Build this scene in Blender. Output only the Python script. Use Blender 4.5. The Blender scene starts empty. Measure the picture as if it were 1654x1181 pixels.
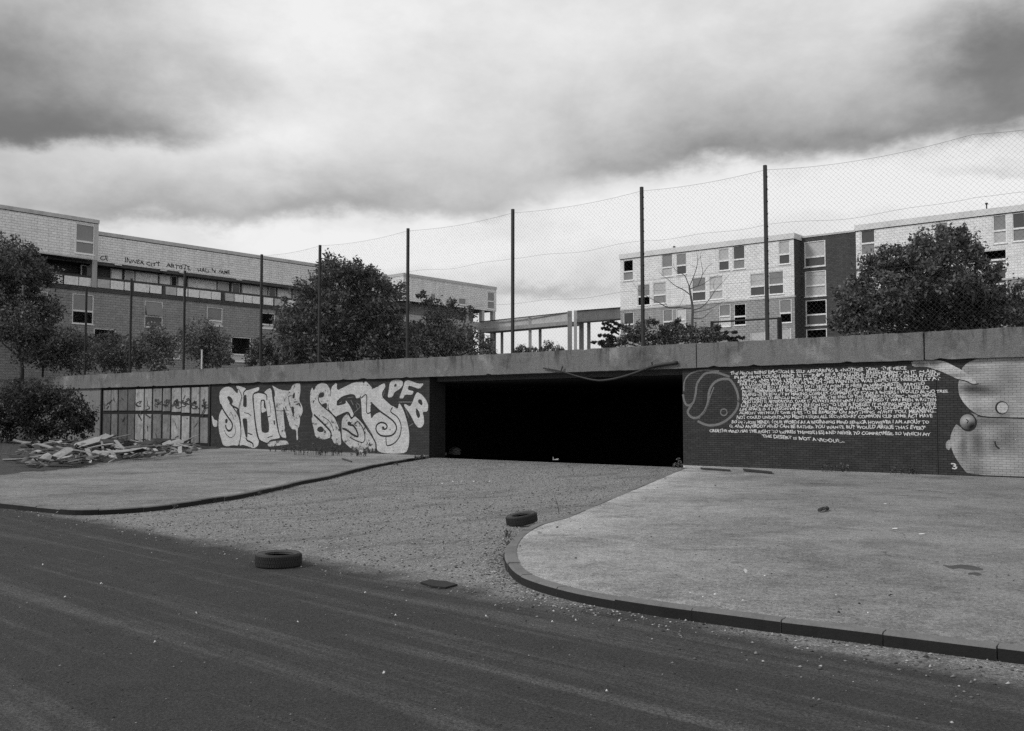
import bpy, math, random
import numpy as np
from mathutils import Vector, Matrix
from mathutils.geometry import tessellate_polygon
R = math.radians
rnd = random.Random(7)
rng = np.random.default_rng(7)
sc = bpy.context.scene
col = sc.collection

# ------------------------------------------------------------------ camera
F = 1580.0; PW, PH = 1654.0, 1181.0; EYE = 1.9; PITCH = R(2.844)
cam = bpy.data.cameras.new('camera'); cam.sensor_fit = 'HORIZONTAL'; cam.sensor_width = 36
cam.lens = 36 * F / PW; cam.clip_start = .1; cam.clip_end = 3000
camo = bpy.data.objects.new('camera', cam); col.objects.link(camo)
camo.location = (0, 0, EYE); camo.rotation_euler = (math.pi / 2 + PITCH, 0, 0)
sc.camera = camo

def ray(px, py):
    cx = (px - PW / 2) / F; cy = (PH / 2 - py) / F
    c, s = math.cos(PITCH), math.sin(PITCH)
    return Vector((cx, c - cy * s, s + cy * c))
def G(px, py, z=0.0):
    d = ray(px, py); t = (z - EYE) / d.z
    return Vector((d.x * t, d.y * t, z))
def P(px, py, depth):
    d = ray(px, py); t = depth / d.y
    return Vector((d.x * t, depth, EYE + d.z * t))

# ------------------------------------------------------------------ light
SUN_EL, SUN_AZ = 40.0, -106.0            # azimuth clockwise from +Y
sun = bpy.data.lights.new('sun', 'SUN'); sun.energy = 1.5; sun.angle = R(11); sun.color = (1, .997, .99)
suno = bpy.data.objects.new('sun', sun); col.objects.link(suno)
sd = Vector((math.sin(R(SUN_AZ)) * math.cos(R(SUN_EL)), math.cos(R(SUN_AZ)) * math.cos(R(SUN_EL)), math.sin(R(SUN_EL))))
suno.rotation_euler = sd.to_track_quat('Z', 'Y').to_euler()
suno.location = sd * 60

class NT:
    """small helper to write node trees"""
    def __init__(s, tree): s.t = tree; s.n = tree.nodes; s.l = tree.links
    def new(s, typ, **kw):
        n = s.n.new(typ)
        for k, v in kw.items(): setattr(n, k, v)
        return n
    def put(s, sock, v):
        if isinstance(v, (int, float)): sock.default_value = v
        elif isinstance(v, (tuple, list)): sock.default_value = v
        else: s.l.new(v, sock)
    def m(s, op, a, b=None, c=None, clamp=False):
        n = s.new('ShaderNodeMath', operation=op, use_clamp=clamp)
        s.put(n.inputs[0], a)
        if b is not None: s.put(n.inputs[1], b)
        if c is not None: s.put(n.inputs[2], c)
        return n.outputs[0]
    def noise(s, vec, scale, detail=3, rough=.55, dist=0.0, out=0):
        n = s.new('ShaderNodeTexNoise'); s.put(n.inputs['Vector'], vec)
        n.inputs['Scale'].default_value = scale; n.inputs['Detail'].default_value = detail
        n.inputs['Roughness'].default_value = rough; n.inputs['Distortion'].default_value = dist
        return n.outputs[out]
    def mapr(s, v, a, b, c, d, smooth=False):
        n = s.new('ShaderNodeMapRange'); n.clamp = True
        if smooth: n.interpolation_type = 'SMOOTHSTEP'
        s.put(n.inputs[0], v)
        for i, x in enumerate((a, b, c, d)): s.put(n.inputs[i + 1], x)
        return n.outputs[0]
    def mixf(s, f, a, b):
        n = s.new('ShaderNodeMix', data_type='FLOAT')
        s.put(n.inputs[0], f); s.put(n.inputs[2], a); s.put(n.inputs[3], b)
        return n.outputs[0]
    def comb(s, x, y, z=0.0):
        n = s.new('ShaderNodeCombineXYZ'); s.put(n.inputs[0], x); s.put(n.inputs[1], y); s.put(n.inputs[2], z)
        return n.outputs[0]
    def sep(s, v):
        n = s.new('ShaderNodeSeparateXYZ'); s.put(n.inputs[0], v); return n.outputs
    def obj(s): return s.new('ShaderNodeTexCoord').outputs['Object']
    def gauss(s, x, y, x0, y0, sx, sy):
        dx = s.m('DIVIDE', s.m('SUBTRACT', x, x0), sx); dy = s.m('DIVIDE', s.m('SUBTRACT', y, y0), sy)
        q = s.m('ADD', s.m('MULTIPLY', dx, dx), s.m('MULTIPLY', dy, dy))
        return s.m('EXPONENT', s.m('MULTIPLY', q, -1.0))

# ------------------------------------------------------------------ sky: grey broken cloud over a Nishita sky
wd = bpy.data.worlds.new('World'); sc.world = wd; wd.use_nodes = True
nt = NT(wd.node_tree); nt.n.clear()
wo = nt.new('ShaderNodeOutputWorld'); bg = nt.new('ShaderNodeBackground'); bg.inputs['Strength'].default_value = .1
sky = nt.new('ShaderNodeTexSky'); sky.sky_type = 'NISHITA'; sky.sun_disc = False
sky.sun_elevation = R(SUN_EL); sky.sun_rotation = R(SUN_AZ); sky.dust_density = 3
bw = nt.new('ShaderNodeRGBToBW'); nt.l.new(sky.outputs[0], bw.inputs[0])
dirv = nt.new('ShaderNodeTexCoord').outputs['Generated']
vx, vy, vz = nt.sep(dirv)[0:3]
az = nt.m('ARCTAN2', vx, vy); el = nt.m('ARCSINE', vz)
# billows: noise on the direction itself, a little flattened
cl = nt.comb(vx, vy, nt.m('MULTIPLY', vz, 1.55))
cl2 = nt.comb(nt.m('ADD', vx, 5.3), nt.m('SUBTRACT', vy, 2.1), nt.m('MULTIPLY', vz, 1.7))
wob = nt.m('SUBTRACT', nt.noise(cl, 5.0, 7, .6), .5); wob2 = nt.m('SUBTRACT', nt.noise(cl2, 6.0, 8, .62), .5)
azd = nt.m('ADD', az, nt.m('MULTIPLY', wob, .20)); eld = nt.m('ADD', el, nt.m('MULTIPLY', wob2, .085))
big = nt.noise(cl, 2.0, 8, .55, .2); fin = nt.noise(cl2, 8.5, 9, .62, .1)
L = nt.m('ADD', .585, nt.m('MULTIPLY', nt.m('SUBTRACT', big, .5), .40))
L = nt.m('ADD', L, nt.m('MULTIPLY', nt.m('SUBTRACT', fin, .5), .32))
def ae(px, py):
    d = ray(px, py).normalized(); return math.atan2(d.x, d.y), math.asin(d.z)
# cloud banks: soft above, a firmer flat base below (two points of the base, window, height, change)
for (p, q, cx, sx, hgt, amp) in [((200, 372), (860, 332), 430, 390, 80, -.46), ((40, 258), (330, 250), 40, 200, 140, -.50), ((990, 290), (1614, 222), 1370, 320, 105, -.54)]:
    a0, e0 = ae(*p); a1, e1 = ae(*q)
    h = nt.m('SUBTRACT', eld, nt.m('ADD', e0, nt.m('MULTIPLY', nt.m('SUBTRACT', az, a0), (e1 - e0) / (a1 - a0))))
    base_ = nt.mapr(h, -.004, .020, 0, 1, True)
    fall = nt.m('EXPONENT', nt.m('MULTIPLY', nt.m('MAXIMUM', h, 0.0), -F / hgt))
    ac = ae(cx, 300)[0]; w_ = nt.m('DIVIDE', nt.m('SUBTRACT', azd, ac), sx / F); w2 = nt.m('MULTIPLY', w_, w_)
    win = nt.m('EXPONENT', nt.m('MULTIPLY', nt.m('MULTIPLY', w2, w2), -.35))
    L = nt.m('ADD', L, nt.m('MULTIPLY', nt.m('MULTIPLY', base_, nt.m('MULTIPLY', fall, win)), amp))
for (px, py, sx, sy, amp) in [(10, 60, 160, 140, -.24), (1660, 85, 130, 70, -.40), (300, 90, 130, 70, -.06), (880, 466, 130, 11, -.20), (600, 110, 170, 120, .02), (1000, 60, 220, 60, .03), (430, 225, 100, 40, .10), (1050, 345, 230, 40, .12), (1430, 300, 260, 30, .12), (640, 400, 260, 24, .14), (1590, 270, 90, 12, -.16)]:
    a0, e0 = ae(px, py)
    L = nt.m('ADD', L, nt.m('MULTIPLY', nt.gauss(azd, eld, a0, e0, sx / F, sy / F), amp))
x_ = nt.m('SUBTRACT', L, .11)          # the darkest cloud bellies flatten out softly
L = nt.m('ADD', .11, nt.m('MULTIPLY', nt.m('ADD', x_, nt.m('SQRT', nt.m('ADD', nt.m('MULTIPLY', x_, x_), .006))), .5))
L = nt.m('MINIMUM', L, .67)
Lc = nt.m('MULTIPLY', L, 10.0)
skyc = nt.mixf(.93, nt.m('MULTIPLY', bw.outputs[0], 1.0), Lc)
# below the horizon the light is that of the ground
nt.l.new(skyc, bg.inputs['Color']); nt.l.new(bg.outputs[0], wo.inputs['Surface'])
sc.view_settings.view_transform = 'Standard'; sc.view_settings.look = 'None'
sc.view_settings.exposure = .45; sc.view_settings.gamma = 1
try: sc.view_settings.use_curve_mapping = False
except Exception: pass
sc.render.film_transparent = False
sc.cycles.use_denoising = False

# ------------------------------------------------------------------ frames (planes that stand in the place)
class Frame:
    def __init__(s, ox, oy, ang, base=0.0):
        s.o = Vector((ox, oy, 0)); s.a = ang; s.base = base
        s.x = Vector((math.cos(ang), math.sin(ang), 0)); s.y = Vector((-math.sin(ang), math.cos(ang), 0))
    def loc(s, px, py, yoff=0.0):
        d = ray(px, py); o = Vector((0, 0, EYE)) - s.o
        t = (yoff - o.dot(s.y)) / d.dot(s.y)
        p = o + d * t
        return p.dot(s.x), p.z
    def a_at(s, px, yoff=0.0): return s.loc(px, 650, yoff)[0]
    def world(s, a, y, z): return s.o + s.x * a + s.y * y + Vector((0, 0, z))
    def tolocal(s, p):
        q = p - s.o; return Vector((q.dot(s.x), q.dot(s.y), p.z))
    def root(s, name):
        e = bpy.data.objects.new(name, None); col.objects.link(e); e.empty_display_size = .3
        e.location = s.o + Vector((0, 0, s.base)); e.rotation_euler = (0, 0, s.a); return e

VPX = -1075.0
k = (VPX - PW / 2) / F; nn = math.hypot(k, 1)
AW = math.atan2(-1 / nn, -k / nn)                 # wall runs to the right and towards the camera
o = G(1613, 770)
W = Frame(o.x, o.y, AW)
pL = P(162, 374, 80.6); LB = Frame(pL.x, pL.y, AW + math.pi / 2, 3.9)
pR = P(1003, 411, 98.0); RB = Frame(pR.x, pR.y, AW, 3.9)
ZTOP = W.loc(1613, 530)[1]; ZBOT = W.loc(1613, 578)[1]

# ------------------------------------------------------------------ objects
def tag(o, label=None, cat=None, group=None, kind=None):
    for k_, v in (('label', label), ('category', cat), ('group', group), ('kind', kind)):
        if v is not None: o[k_] = v
    return o
def empty(name, loc, rz=0.0, rot=None):
    e = bpy.data.objects.new(name, None); col.objects.link(e); e.location = loc
    e.rotation_euler = rot if rot else (0, 0, rz); e.empty_display_size = .2; return e
def link(name, me, parent=None):
    o = bpy.data.objects.new(name, me); col.objects.link(o)
    if parent is not None: o.parent = parent
    return o

class MB:
    def __init__(s, base=0.0): s.v = []; s.f = []; s.b = base
    def add(s, vs, fs):
        n = len(s.v); s.v += [tuple(v) for v in vs]; s.f += [tuple(i + n for i in f) for f in fs]; return s
    def box(s, x0, x1, y0, y1, z0, z1):
        return s.add([(x0, y0, z0), (x1, y0, z0), (x1, y1, z0), (x0, y1, z0), (x0, y0, z1), (x1, y0, z1), (x1, y1, z1), (x0, y1, z1)],
              [(0, 3, 2, 1), (4, 5, 6, 7), (0, 1, 5, 4), (1, 2, 6, 5), (2, 3, 7, 6), (3, 0, 4, 7)])
    def quad(s, *p): return s.add(p, [tuple(range(len(p)))])
    def prism(s, pts, z0, z1):
        n = len(pts)
        tris = tessellate_polygon([[Vector((p[0], p[1], 0)) for p in pts]])
        ar = sum(pts[i][0] * pts[(i + 1) % n][1] - pts[(i + 1) % n][0] * pts[i][1] for i in range(n))
        vs = [(p[0], p[1], z0) for p in pts] + [(p[0], p[1], z1) for p in pts]
        fs = []
        for t in tris:
            a, b, c = t
            cr = (pts[b][0] - pts[a][0]) * (pts[c][1] - pts[a][1]) - (pts[c][0] - pts[a][0]) * (pts[b][1] - pts[a][1])
            if cr < 0: a, c = c, a
            fs.append((a + n, b + n, c + n)); fs.append((c, b, a))
        for i in range(n):
            j = (i + 1) % n
            fs.append((i, j, j + n, i + n) if ar > 0 else (j, i, i + n, j + n))
        return s.add(vs, fs)
    def tube(s, pts, r, sides=6, cap=True):
        pts = [Vector(p) for p in pts]; rs = r if isinstance(r, (list, tuple)) else [r] * len(pts)
        n0 = len(s.v); prev = None
        for i, p in enumerate(pts):
            t = (pts[min(i + 1, len(pts) - 1)] - pts[max(i - 1, 0)])
            if t.length < 1e-9: t = Vector((0, 0, 1))
            t.normalize()
            if prev is None:
                ref = Vector((0, 0, 1)) if abs(t.z) < .9 else Vector((1, 0, 0)); u = t.cross(ref).normalized()
            else:
                u = (prev - t * prev.dot(t)); u = u.normalized() if u.length > 1e-6 else t.cross(Vector((1, 0, 0))).normalized()
            prev = u; w = t.cross(u)
            for k_ in range(sides):
                a = 2 * math.pi * k_ / sides
                s.v.append(tuple(p + (u * math.cos(a) + w * math.sin(a)) * rs[i]))
        for i in range(len(pts) - 1):
            for k_ in range(sides):
                a = n0 + i * sides + k_; b = n0 + i * sides + (k_ + 1) % sides
                s.f.append((a, b, b + sides, a + sides))
        if cap:
            s.f.append(tuple(n0 + k_ for k_ in range(sides))[::-1]); e = n0 + (len(pts) - 1) * sides
            s.f.append(tuple(e + k_ for k_ in range(sides)))
        return s
    def build(s, name, mat, parent=None, smooth=False, bevel=0):
        me = bpy.data.meshes.new(name); b = s.b
        me.from_pydata([(v[0], v[1], v[2] - b) for v in s.v] if b else s.v, [], s.f)
        me.materials.append(mat)
        if smooth: me.polygons.foreach_set('use_smooth', [True] * len(me.polygons))
        me.update()
        o = link(name, me, parent)
        if bevel:
            m = o.modifiers.new('edge', 'BEVEL'); m.width = bevel; m.segments = 2; m.limit_method = 'ANGLE'
        return o

def quads_mesh(name, Q, mat, parent=None):
    """Q: (n,4,3) array of separate quads"""
    n = len(Q); me = bpy.data.meshes.new(name)
    me.vertices.add(n * 4); me.vertices.foreach_set('co', Q.reshape(-1).astype(np.float32))
    me.loops.add(n * 4); me.loops.foreach_set('vertex_index', np.arange(n * 4, dtype=np.int32))
    me.polygons.add(n); me.polygons.foreach_set('loop_start', np.arange(0, n * 4, 4, dtype=np.int32))
    try: me.polygons.foreach_set('loop_total', np.full(n, 4, dtype=np.int32))
    except Exception: pass
    me.materials.append(mat); me.update(calc_edges=True); me.validate()
    return link(name, me, parent)

# ------------------------------------------------------------------ materials (a black and white place: all greys)
def base_mat(name, rough=.85, spec=.3):
    m = bpy.data.materials.new(name); m.use_nodes = True; t = NT(m.node_tree)
    b = t.n['Principled BSDF']; b.inputs['Roughness'].default_value = rough
    b.inputs['Specular IOR Level'].default_value = spec
    return m, t, b
def setgrey(t, b, v):
    n = t.comb(v, v, v); t.l.new(n, b.inputs['Base Color'])
def bump(t, b, h, dist, strength=1.0):
    n = t.new('ShaderNodeBump'); n.inputs['Distance'].default_value = dist; n.inputs['Strength'].default_value = strength
    t.l.new(h, n.inputs['Height']); t.l.new(n.outputs[0], b.inputs['Normal'])
def grey(name, v, var=.25, big=.6, fine=14.0, rough=.85, bmp=.004, stain=0.0, streak=0.0, spec=.3):
    """matt grey with blotches, grain, optional dark stains and vertical rain streaks"""
    m, t, b = base_mat(name, rough, spec); c = t.obj()
    n1 = t.noise(c, big, 5, .6); n2 = t.noise(c, fine, 4, .7)
    k_ = t.m('ADD', t.m('MULTIPLY', t.m('SUBTRACT', n1, .5), var * 1.6), t.m('MULTIPLY', t.m('SUBTRACT', n2, .5), var * 1.8))
    val = t.m('MULTIPLY', v, t.m('ADD', 1.0, k_))
    if stain:
        s_ = t.mapr(t.noise(c, big * 2.3, 6, .65, .4), .52, .72, 0, stain); val = t.m('MULTIPLY', val, t.m('SUBTRACT', 1.0, s_))
    if streak:
        x, y, z = t.sep(c)[0:3]
        sv = t.comb(t.m('MULTIPLY', x, 5.0), t.m('MULTIPLY', y, 5.0), t.m('MULTIPLY', z, .35))
        s_ = t.mapr(t.noise(sv, 1.0, 5, .65), .46, .72, 0, streak); val = t.m('MULTIPLY', val, t.m('SUBTRACT', 1.0, s_))
    setgrey(t, b, t.m('MAXIMUM', val, .004))
    if bmp: bump(t, b, n2, bmp)
    return m

def brick_paint(name, v, alpha_joint=True, wear=.5, bw_=.225, rh=.075, mort=.005, vary=.18, blobs=(), lowwear=None, joint=.3):
    """paint lying on brick faces: joints stay bare, flakes are missing"""
    m, t, b = base_mat(name, .8, .25); c = t.obj(); x, y, z = t.sep(c)[0:3]
    n1 = t.noise(c, 1.3, 5, .65); n2 = t.noise(c, 22, 3, .6)
    val = t.m('MULTIPLY', v, t.m('ADD', 1.0, t.m('ADD', t.m('MULTIPLY', t.m('SUBTRACT', n1, .5), vary * 2), t.m('MULTIPLY', t.m('SUBTRACT', n2, .5), vary * 2.4))))
    for (x0, z0, sx, sz, amp) in blobs:
        val = t.m('MULTIPLY', val, t.m('ADD', 1.0, t.m('MULTIPLY', t.gauss(x, z, x0, z0, sx, sz), amp)))
    bt = t.new('ShaderNodeTexBrick'); t.l.new(t.comb(x, z, 0.0), bt.inputs['Vector'])
    bt.inputs['Scale'].default_value = 1; bt.inputs['Mortar Size'].default_value = mort; bt.inputs['Mortar Smooth'].default_value = .1
    bt.inputs['Brick Width'].default_value = bw_; bt.inputs['Row Height'].default_value = rh
    bt.inputs['Color1'].default_value = (1, 1, 1, 1); bt.inputs['Color2'].default_value = (.82, .82, .82, 1); bt.inputs['Mortar'].default_value = (1, 1, 1, 1)
    bwn = t.new('ShaderNodeRGBToBW'); t.l.new(bt.outputs['Color'], bwn.inputs[0])
    val = t.m('MULTIPLY', val, bwn.outputs[0])
    setgrey(t, b, t.m('MAXIMUM', val, .004))
    wv = t.noise(c, 3.2, 8, .72, .3)
    thr = .72 - .16 * wear
    gone = t.mapr(wv, thr, thr + .05, 0, 1)
    if lowwear:
        lo = t.mapr(t.m('ADD', z, t.m('MULTIPLY', t.m('SUBTRACT', t.noise(c, 2.4, 6, .7), .5), 1.8)), lowwear - .35, lowwear + .25, 1, 0)
        gone = t.m('MAXIMUM', gone, t.mapr(lo, .35, .65, 0, 1))
    if alpha_joint: gone = t.m('MAXIMUM', gone, t.m('MULTIPLY', bt.outputs['Fac'], joint))
    tr = t.new('ShaderNodeBsdfTransparent'); mx = t.new('ShaderNodeMixShader')
    t.l.new(gone, mx.inputs[0]); t.l.new(b.outputs[0], mx.inputs[1]); t.l.new(tr.outputs[0], mx.inputs[2])
    t.l.new(mx.outputs[0], t.n['Material Output'].inputs['Surface'])
    return m

def facade_mat(name, v, mortar, bw_=.44, rh=.21, mort=.012, c2=.86, var=.16, streak=.25):
    m, t, b = base_mat(name, .85, .25); c = t.obj(); x, y, z = t.sep(c)[0:3]
    xx = t.m('ADD', x, y)
    bt = t.new('ShaderNodeTexBrick'); t.l.new(t.comb(xx, z, 0.0), bt.inputs['Vector'])
    bt.inputs['Scale'].default_value = 1; bt.inputs['Mortar Size'].default_value = mort; bt.inputs['Mortar Smooth'].default_value = .2
    bt.inputs['Brick Width'].default_value = bw_; bt.inputs['Row Height'].default_value = rh
    bt.inputs['Color1'].default_value = (1, 1, 1, 1); bt.inputs['Color2'].default_value = (c2,) * 3 + (1,); bt.inputs['Mortar'].default_value = (mortar,) * 3 + (1,)
    bwn = t.new('ShaderNodeRGBToBW'); t.l.new(bt.outputs['Color'], bwn.inputs[0])
    n1 = t.noise(c, .35, 5, .6); n2 = t.noise(c, 5, 4, .7)
    val = t.m('MULTIPLY', t.m('MULTIPLY', v, bwn.outputs[0]), t.m('ADD', 1.0, t.m('ADD', t.m('MULTIPLY', t.m('SUBTRACT', n1, .5), var * 2), t.m('MULTIPLY', t.m('SUBTRACT', n2, .5), var * 2))))
    if streak:
        sv = t.comb(t.m('MULTIPLY', xx, 2.2), 0.0, t.m('MULTIPLY', z, .18))
        val = t.m('MULTIPLY', val, t.m('SUBTRACT', 1.0, t.mapr(t.noise(sv, 1.0, 5, .65), .48, .75, 0, streak)))
    setgrey(t, b, t.m('MAXIMUM', val, .004))
    bump(t, b, t.m('SUBTRACT', 1.0, bt.outputs['Fac']), .015)
    return m

def glass_mat(name, v, rough=.12):
    m, t, b = base_mat(name, rough, .5); c = t.obj()
    val = t.m('MULTIPLY', v, t.m('ADD', .7, t.m('MULTIPLY', t.noise(c, 1.1, 4, .6), .6))); setgrey(t, b, val)
    bump(t, b, t.noise(c, .9, 2, .5), .02, .3)
    return m

def leaf_mat(name, v, var=.7):
    m, t, b = base_mat(name, .6, .25); c = t.obj()
    g = t.new('ShaderNodeNewGeometry')
    n1 = t.noise(c, .5, 3, .6)
    val = t.m('MULTIPLY', v, t.m('ADD', t.m('ADD', 1 - var * .5, t.m('MULTIPLY', g.outputs['Random Per Island'], var)), t.m('MULTIPLY', t.m('SUBTRACT', n1, .5), .6)))
    setgrey(t, b, val)
    tl = t.new('ShaderNodeBsdfTranslucent'); t.l.new(t.comb(val, val, val), tl.inputs['Color'])
    mx = t.new('ShaderNodeMixShader'); mx.inputs[0].default_value = .22
    t.l.new(b.outputs[0], mx.inputs[1]); t.l.new(tl.outputs[0], mx.inputs[2]); t.l.new(mx.outputs[0], t.n['Material Output'].inputs['Surface'])
    return m

M = {}
def parapet_mat():
    m, t, b = base_mat('weathered_parapet_concrete', .9, .25); c = t.obj(); x, y, z = t.sep(c)[0:3]
    n1 = t.noise(c, .5, 6, .62); n2 = t.noise(c, 7, 5, .75); n3 = t.mapr(t.noise(c, 30, 3, .75), .3, .7, -.3, 1.3)
    val = t.m('MULTIPLY', .165, t.m('ADD', .28, t.m('ADD', t.m('MULTIPLY', n1, .45), t.m('ADD', t.m('MULTIPLY', n2, .55), t.m('MULTIPLY', n3, .42)))))
    val = t.m('MULTIPLY', val, t.m('ADD', 1.0, t.mapr(t.noise(c, .62, 5, .6, .3), .57, .70, 0, .75)))          # lime blooms
    val = t.m('MULTIPLY', val, t.m('SUBTRACT', 1.0, t.mapr(t.noise(c, .45, 6, .68, .5), .55, .70, 0, .42)))     # soot
    sv = t.comb(t.m('MULTIPLY', x, 2.6), 0.0, t.m('MULTIPLY', z, .55))
    run = t.m('MULTIPLY', t.mapr(t.noise(sv, 1.0, 6, .7, .3), .50, .66, 0, 1), t.mapr(t.m('ADD', z, t.m('MULTIPLY', n2, .9)), ZBOT + .45, ZBOT + 1.25, .1, .6))
    val = t.m('MULTIPLY', val, t.m('SUBTRACT', 1.0, run))                                                       # rain runs from the top edge
    setgrey(t, b, t.m('MAXIMUM', val, .006)); bump(t, b, t.m('ADD', n3, n2), .008); return m
M['concrete'] = parapet_mat()
M['concrete_pale'] = grey('pale_render', .19, .25, .8, 20, .9, .004, .3, .2)
M['brick'] = grey('dark_painted_brick', .030, .5, 1.2, 30, .75, .003, .3)
M['brick_b'] = grey('dark_painted_brick_worn', .04, .5, 1.2, 30, .8, .003, .3)
M['mortar'] = grey('dark_mortar', .016, .4, 2, 30, .95, .003)
M['tunnel'] = grey('unlit_dark_concrete', .03, .4, .6, 12, .95, .004)  # darkness of the unlit underpass put into a near-black colour
M['steel'] = grey('rusted_dark_steel', .022, .6, 3, 30, .6, .002)
M['wire'] = grey('galvanised_wire', .06, .3, 3, 10, .5, 0)
M['rubber'] = grey('old_tyre_rubber', .022, .5, 6, 60, .7, .002)
M['rubber_side'] = grey('dusty_tyre_sidewall', .045, .6, 6, 50, .75, .002)
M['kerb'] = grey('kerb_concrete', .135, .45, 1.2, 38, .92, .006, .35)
M['kerb_face_shade'] = grey('shade_dark_kerb_face', .014, .5, 1.2, 38, .92, .006, .35)  # near-black colour paints the shade on the upright kerb faces
M['bark'] = grey('dark_bark', .05, .5, 3, 20, .9, .01)
M['bare'] = grey('bare_bark', .10, .4, 3, 20, .9, .005)
M['leaf'] = leaf_mat('dark_leaves', .105, 1.2)
M['leaf_b'] = leaf_mat('mid_leaves', .095, 1.0)
M['leaf_c'] = leaf_mat('pale_leaves', .15, 1.0)
M['leaf_d'] = leaf_mat('conifer_leaves', .055, 1.2)
M['white'] = grey('white_window_paint', .74, .12, .8, 12, .5, 0, .15)
M['offwhite'] = grey('grimy_white_paint', .5, .2, .8, 12, .6, 0, .25, .2)
M['clad'] = facade_mat('white_block_cladding', .80, .74, var=.1, streak=.15)
M['clad_left'] = facade_mat('grey_block_cladding', .84, .62)
M['brick_far'] = facade_mat('grey_brick_facade', .36, .55, .44, .21, .014, .8)
M['brick_left'] = facade_mat('buff_brick_facade', .33, .6, .44, .21, .014, .8)
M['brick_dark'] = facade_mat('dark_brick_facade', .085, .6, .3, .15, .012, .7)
M['panel_w'] = grey('white_panel_with_marks', .8, .35, 2.5, 9, .7, 0, .45)
M['coping'] = grey('coping_concrete', .62, .2, .6, 8, .8, .003, .2)
M['coping_left'] = grey('coping_concrete_dirty', .48, .3, .6, 8, .8, .003, .3)
M['bridge'] = grey('bridge_concrete', .28, .25, .5, 8, .85, .003, .3, .2)
M['bridge_pale'] = grey('bridge_panel', .42, .2, .5, 8, .85, .003, .2, .2)
M['glass_mid'] = glass_mat('grey_glass', .20)
M['glass_pale'] = glass_mat('whitened_glass', .42, .4)
M['glass_dark'] = glass_mat('dark_glass', .06)
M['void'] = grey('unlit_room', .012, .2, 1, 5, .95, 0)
M['board_pale'] = grey('pale_board', .55, .2, 1, 12, .7, .002, .2)
M['scrap'] = grey('white_scrap', .62, .2, 3, 20, .7, 0)
M['scrap_dark'] = grey('dark_scrap', .014, .3, 3, 20, .8, 0)
M['stick'] = grey('dry_stick', .05, .3, 3, 20, .8, 0)
M['wood'] = grey('weathered_timber', .11, .6, 2, 16, .8, .003, .3)
M['wood_pale'] = grey('pale_timber', .25, .6, 2, 16, .8, .003, .3)
M['wood_dark'] = grey('charred_timber', .03, .5, 2, 16, .85, .004, .3)
M['rubble'] = grey('broken_concrete', .13, .5, 2, 12, .9, .01, .3)
M['verge'] = grey('bare_dirt', .042, .8, 2.2, 18, .95, .03, .3)
M['terrace'] = grey('rough_grass_earth', .06, .5, .5, 8, .95, .03)

def road_mat():
    """dark asphalt in front, pale loose grit on the drive up to the underpass, one sheet"""
    m, t, b = base_mat('asphalt_and_grit', .88, .3); c = t.obj(); x, y, z = t.sep(c)[0:3]
    a = W.tolocal(G(250, 862, -.12)); e = W.tolocal(G(760, 952, -.12))
    d = Vector((e.x - a.x, e.y - a.y, 0)).normalized(); nrm = Vector((-d.y, d.x, 0))     # towards the wall
    s_ = t.m('ADD', t.m('MULTIPLY', x, nrm.x), t.m('MULTIPLY', y, nrm.y))
    s_ = t.m('SUBTRACT', s_, a.x * nrm.x + a.y * nrm.y)
    l_ = t.m('ADD', t.m('MULTIPLY', x, d.x), t.m('MULTIPLY', y, d.y))
    edge = t.m('ADD', s_, t.m('MULTIPLY', t.m('SUBTRACT', t.noise(c, .55, 5, .65), .5), 1.5))
    grit = t.mapr(edge, -.25, .5, 0, 1, True)
    n1 = t.noise(c, .35, 5, .6); n2 = t.noise(c, 3.0, 6, .75); n3 = t.mapr(t.noise(c, 40, 3, .8), .3, .7, -.35, 1.35); n4 = t.noise(c, 90, 2, .7)
    st = t.noise(t.comb(t.m('MULTIPLY', s_, 2.6), t.m('MULTIPLY', l_, .09), 0.0), 1.0, 6, .65, .25)
    track = t.mapr(st, .50, .66, 0, 1)
    asp = t.m('MULTIPLY', .038, t.m('ADD', .10, t.m('ADD', t.m('MULTIPLY', n2, .9), t.m('MULTIPLY', n3, .75))))
    asp = t.m('ADD', asp, t.m('MULTIPLY', track, t.m('MULTIPLY', .075, t.m('MULTIPLY', t.m('ADD', .15, n2), t.m('ADD', .35, n3)))))
    spk = t.mapr(n4, .70, .78, 0, .14); asp = t.m('ADD', asp, spk)
    gr = t.m('MULTIPLY', .235, t.m('ADD', .10, t.m('ADD', t.m('MULTIPLY', n1, .32), t.m('ADD', t.m('MULTIPLY', n2, .5), t.m('MULTIPLY', n3, .85)))))
    # wheel tracks running into the underpass
    wt = t.noise(t.comb(t.m('MULTIPLY', x, 1.1), t.m('MULTIPLY', y, .22), 2.0), .8, 6, .7, 1.4)
    gr = t.m('MULTIPLY', gr, t.m('SUBTRACT', 1.0, t.mapr(wt, .50, .66, 0, .38)))
    vo = t.new('ShaderNodeTexVoronoi'); t.put(vo.inputs['Vector'], c); vo.inputs['Scale'].default_value = 26
    wn = t.new('ShaderNodeRGBToBW'); t.l.new(vo.outputs['Color'], wn.inputs[0])
    gr = t.m('MULTIPLY', gr, t.m('ADD', .62, t.m('MULTIPLY', wn.outputs[0], .76)))
    setgrey(t, b, t.m('MAXIMUM', t.mixf(grit, asp, gr), .006))
    h = t.m('ADD', t.m('MULTIPLY', t.m('SUBTRACT', 1.0, vo.outputs['Distance']), grit), t.m('MULTIPLY', n3, .7))
    bump(t, b, h, .012)
    return m
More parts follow.
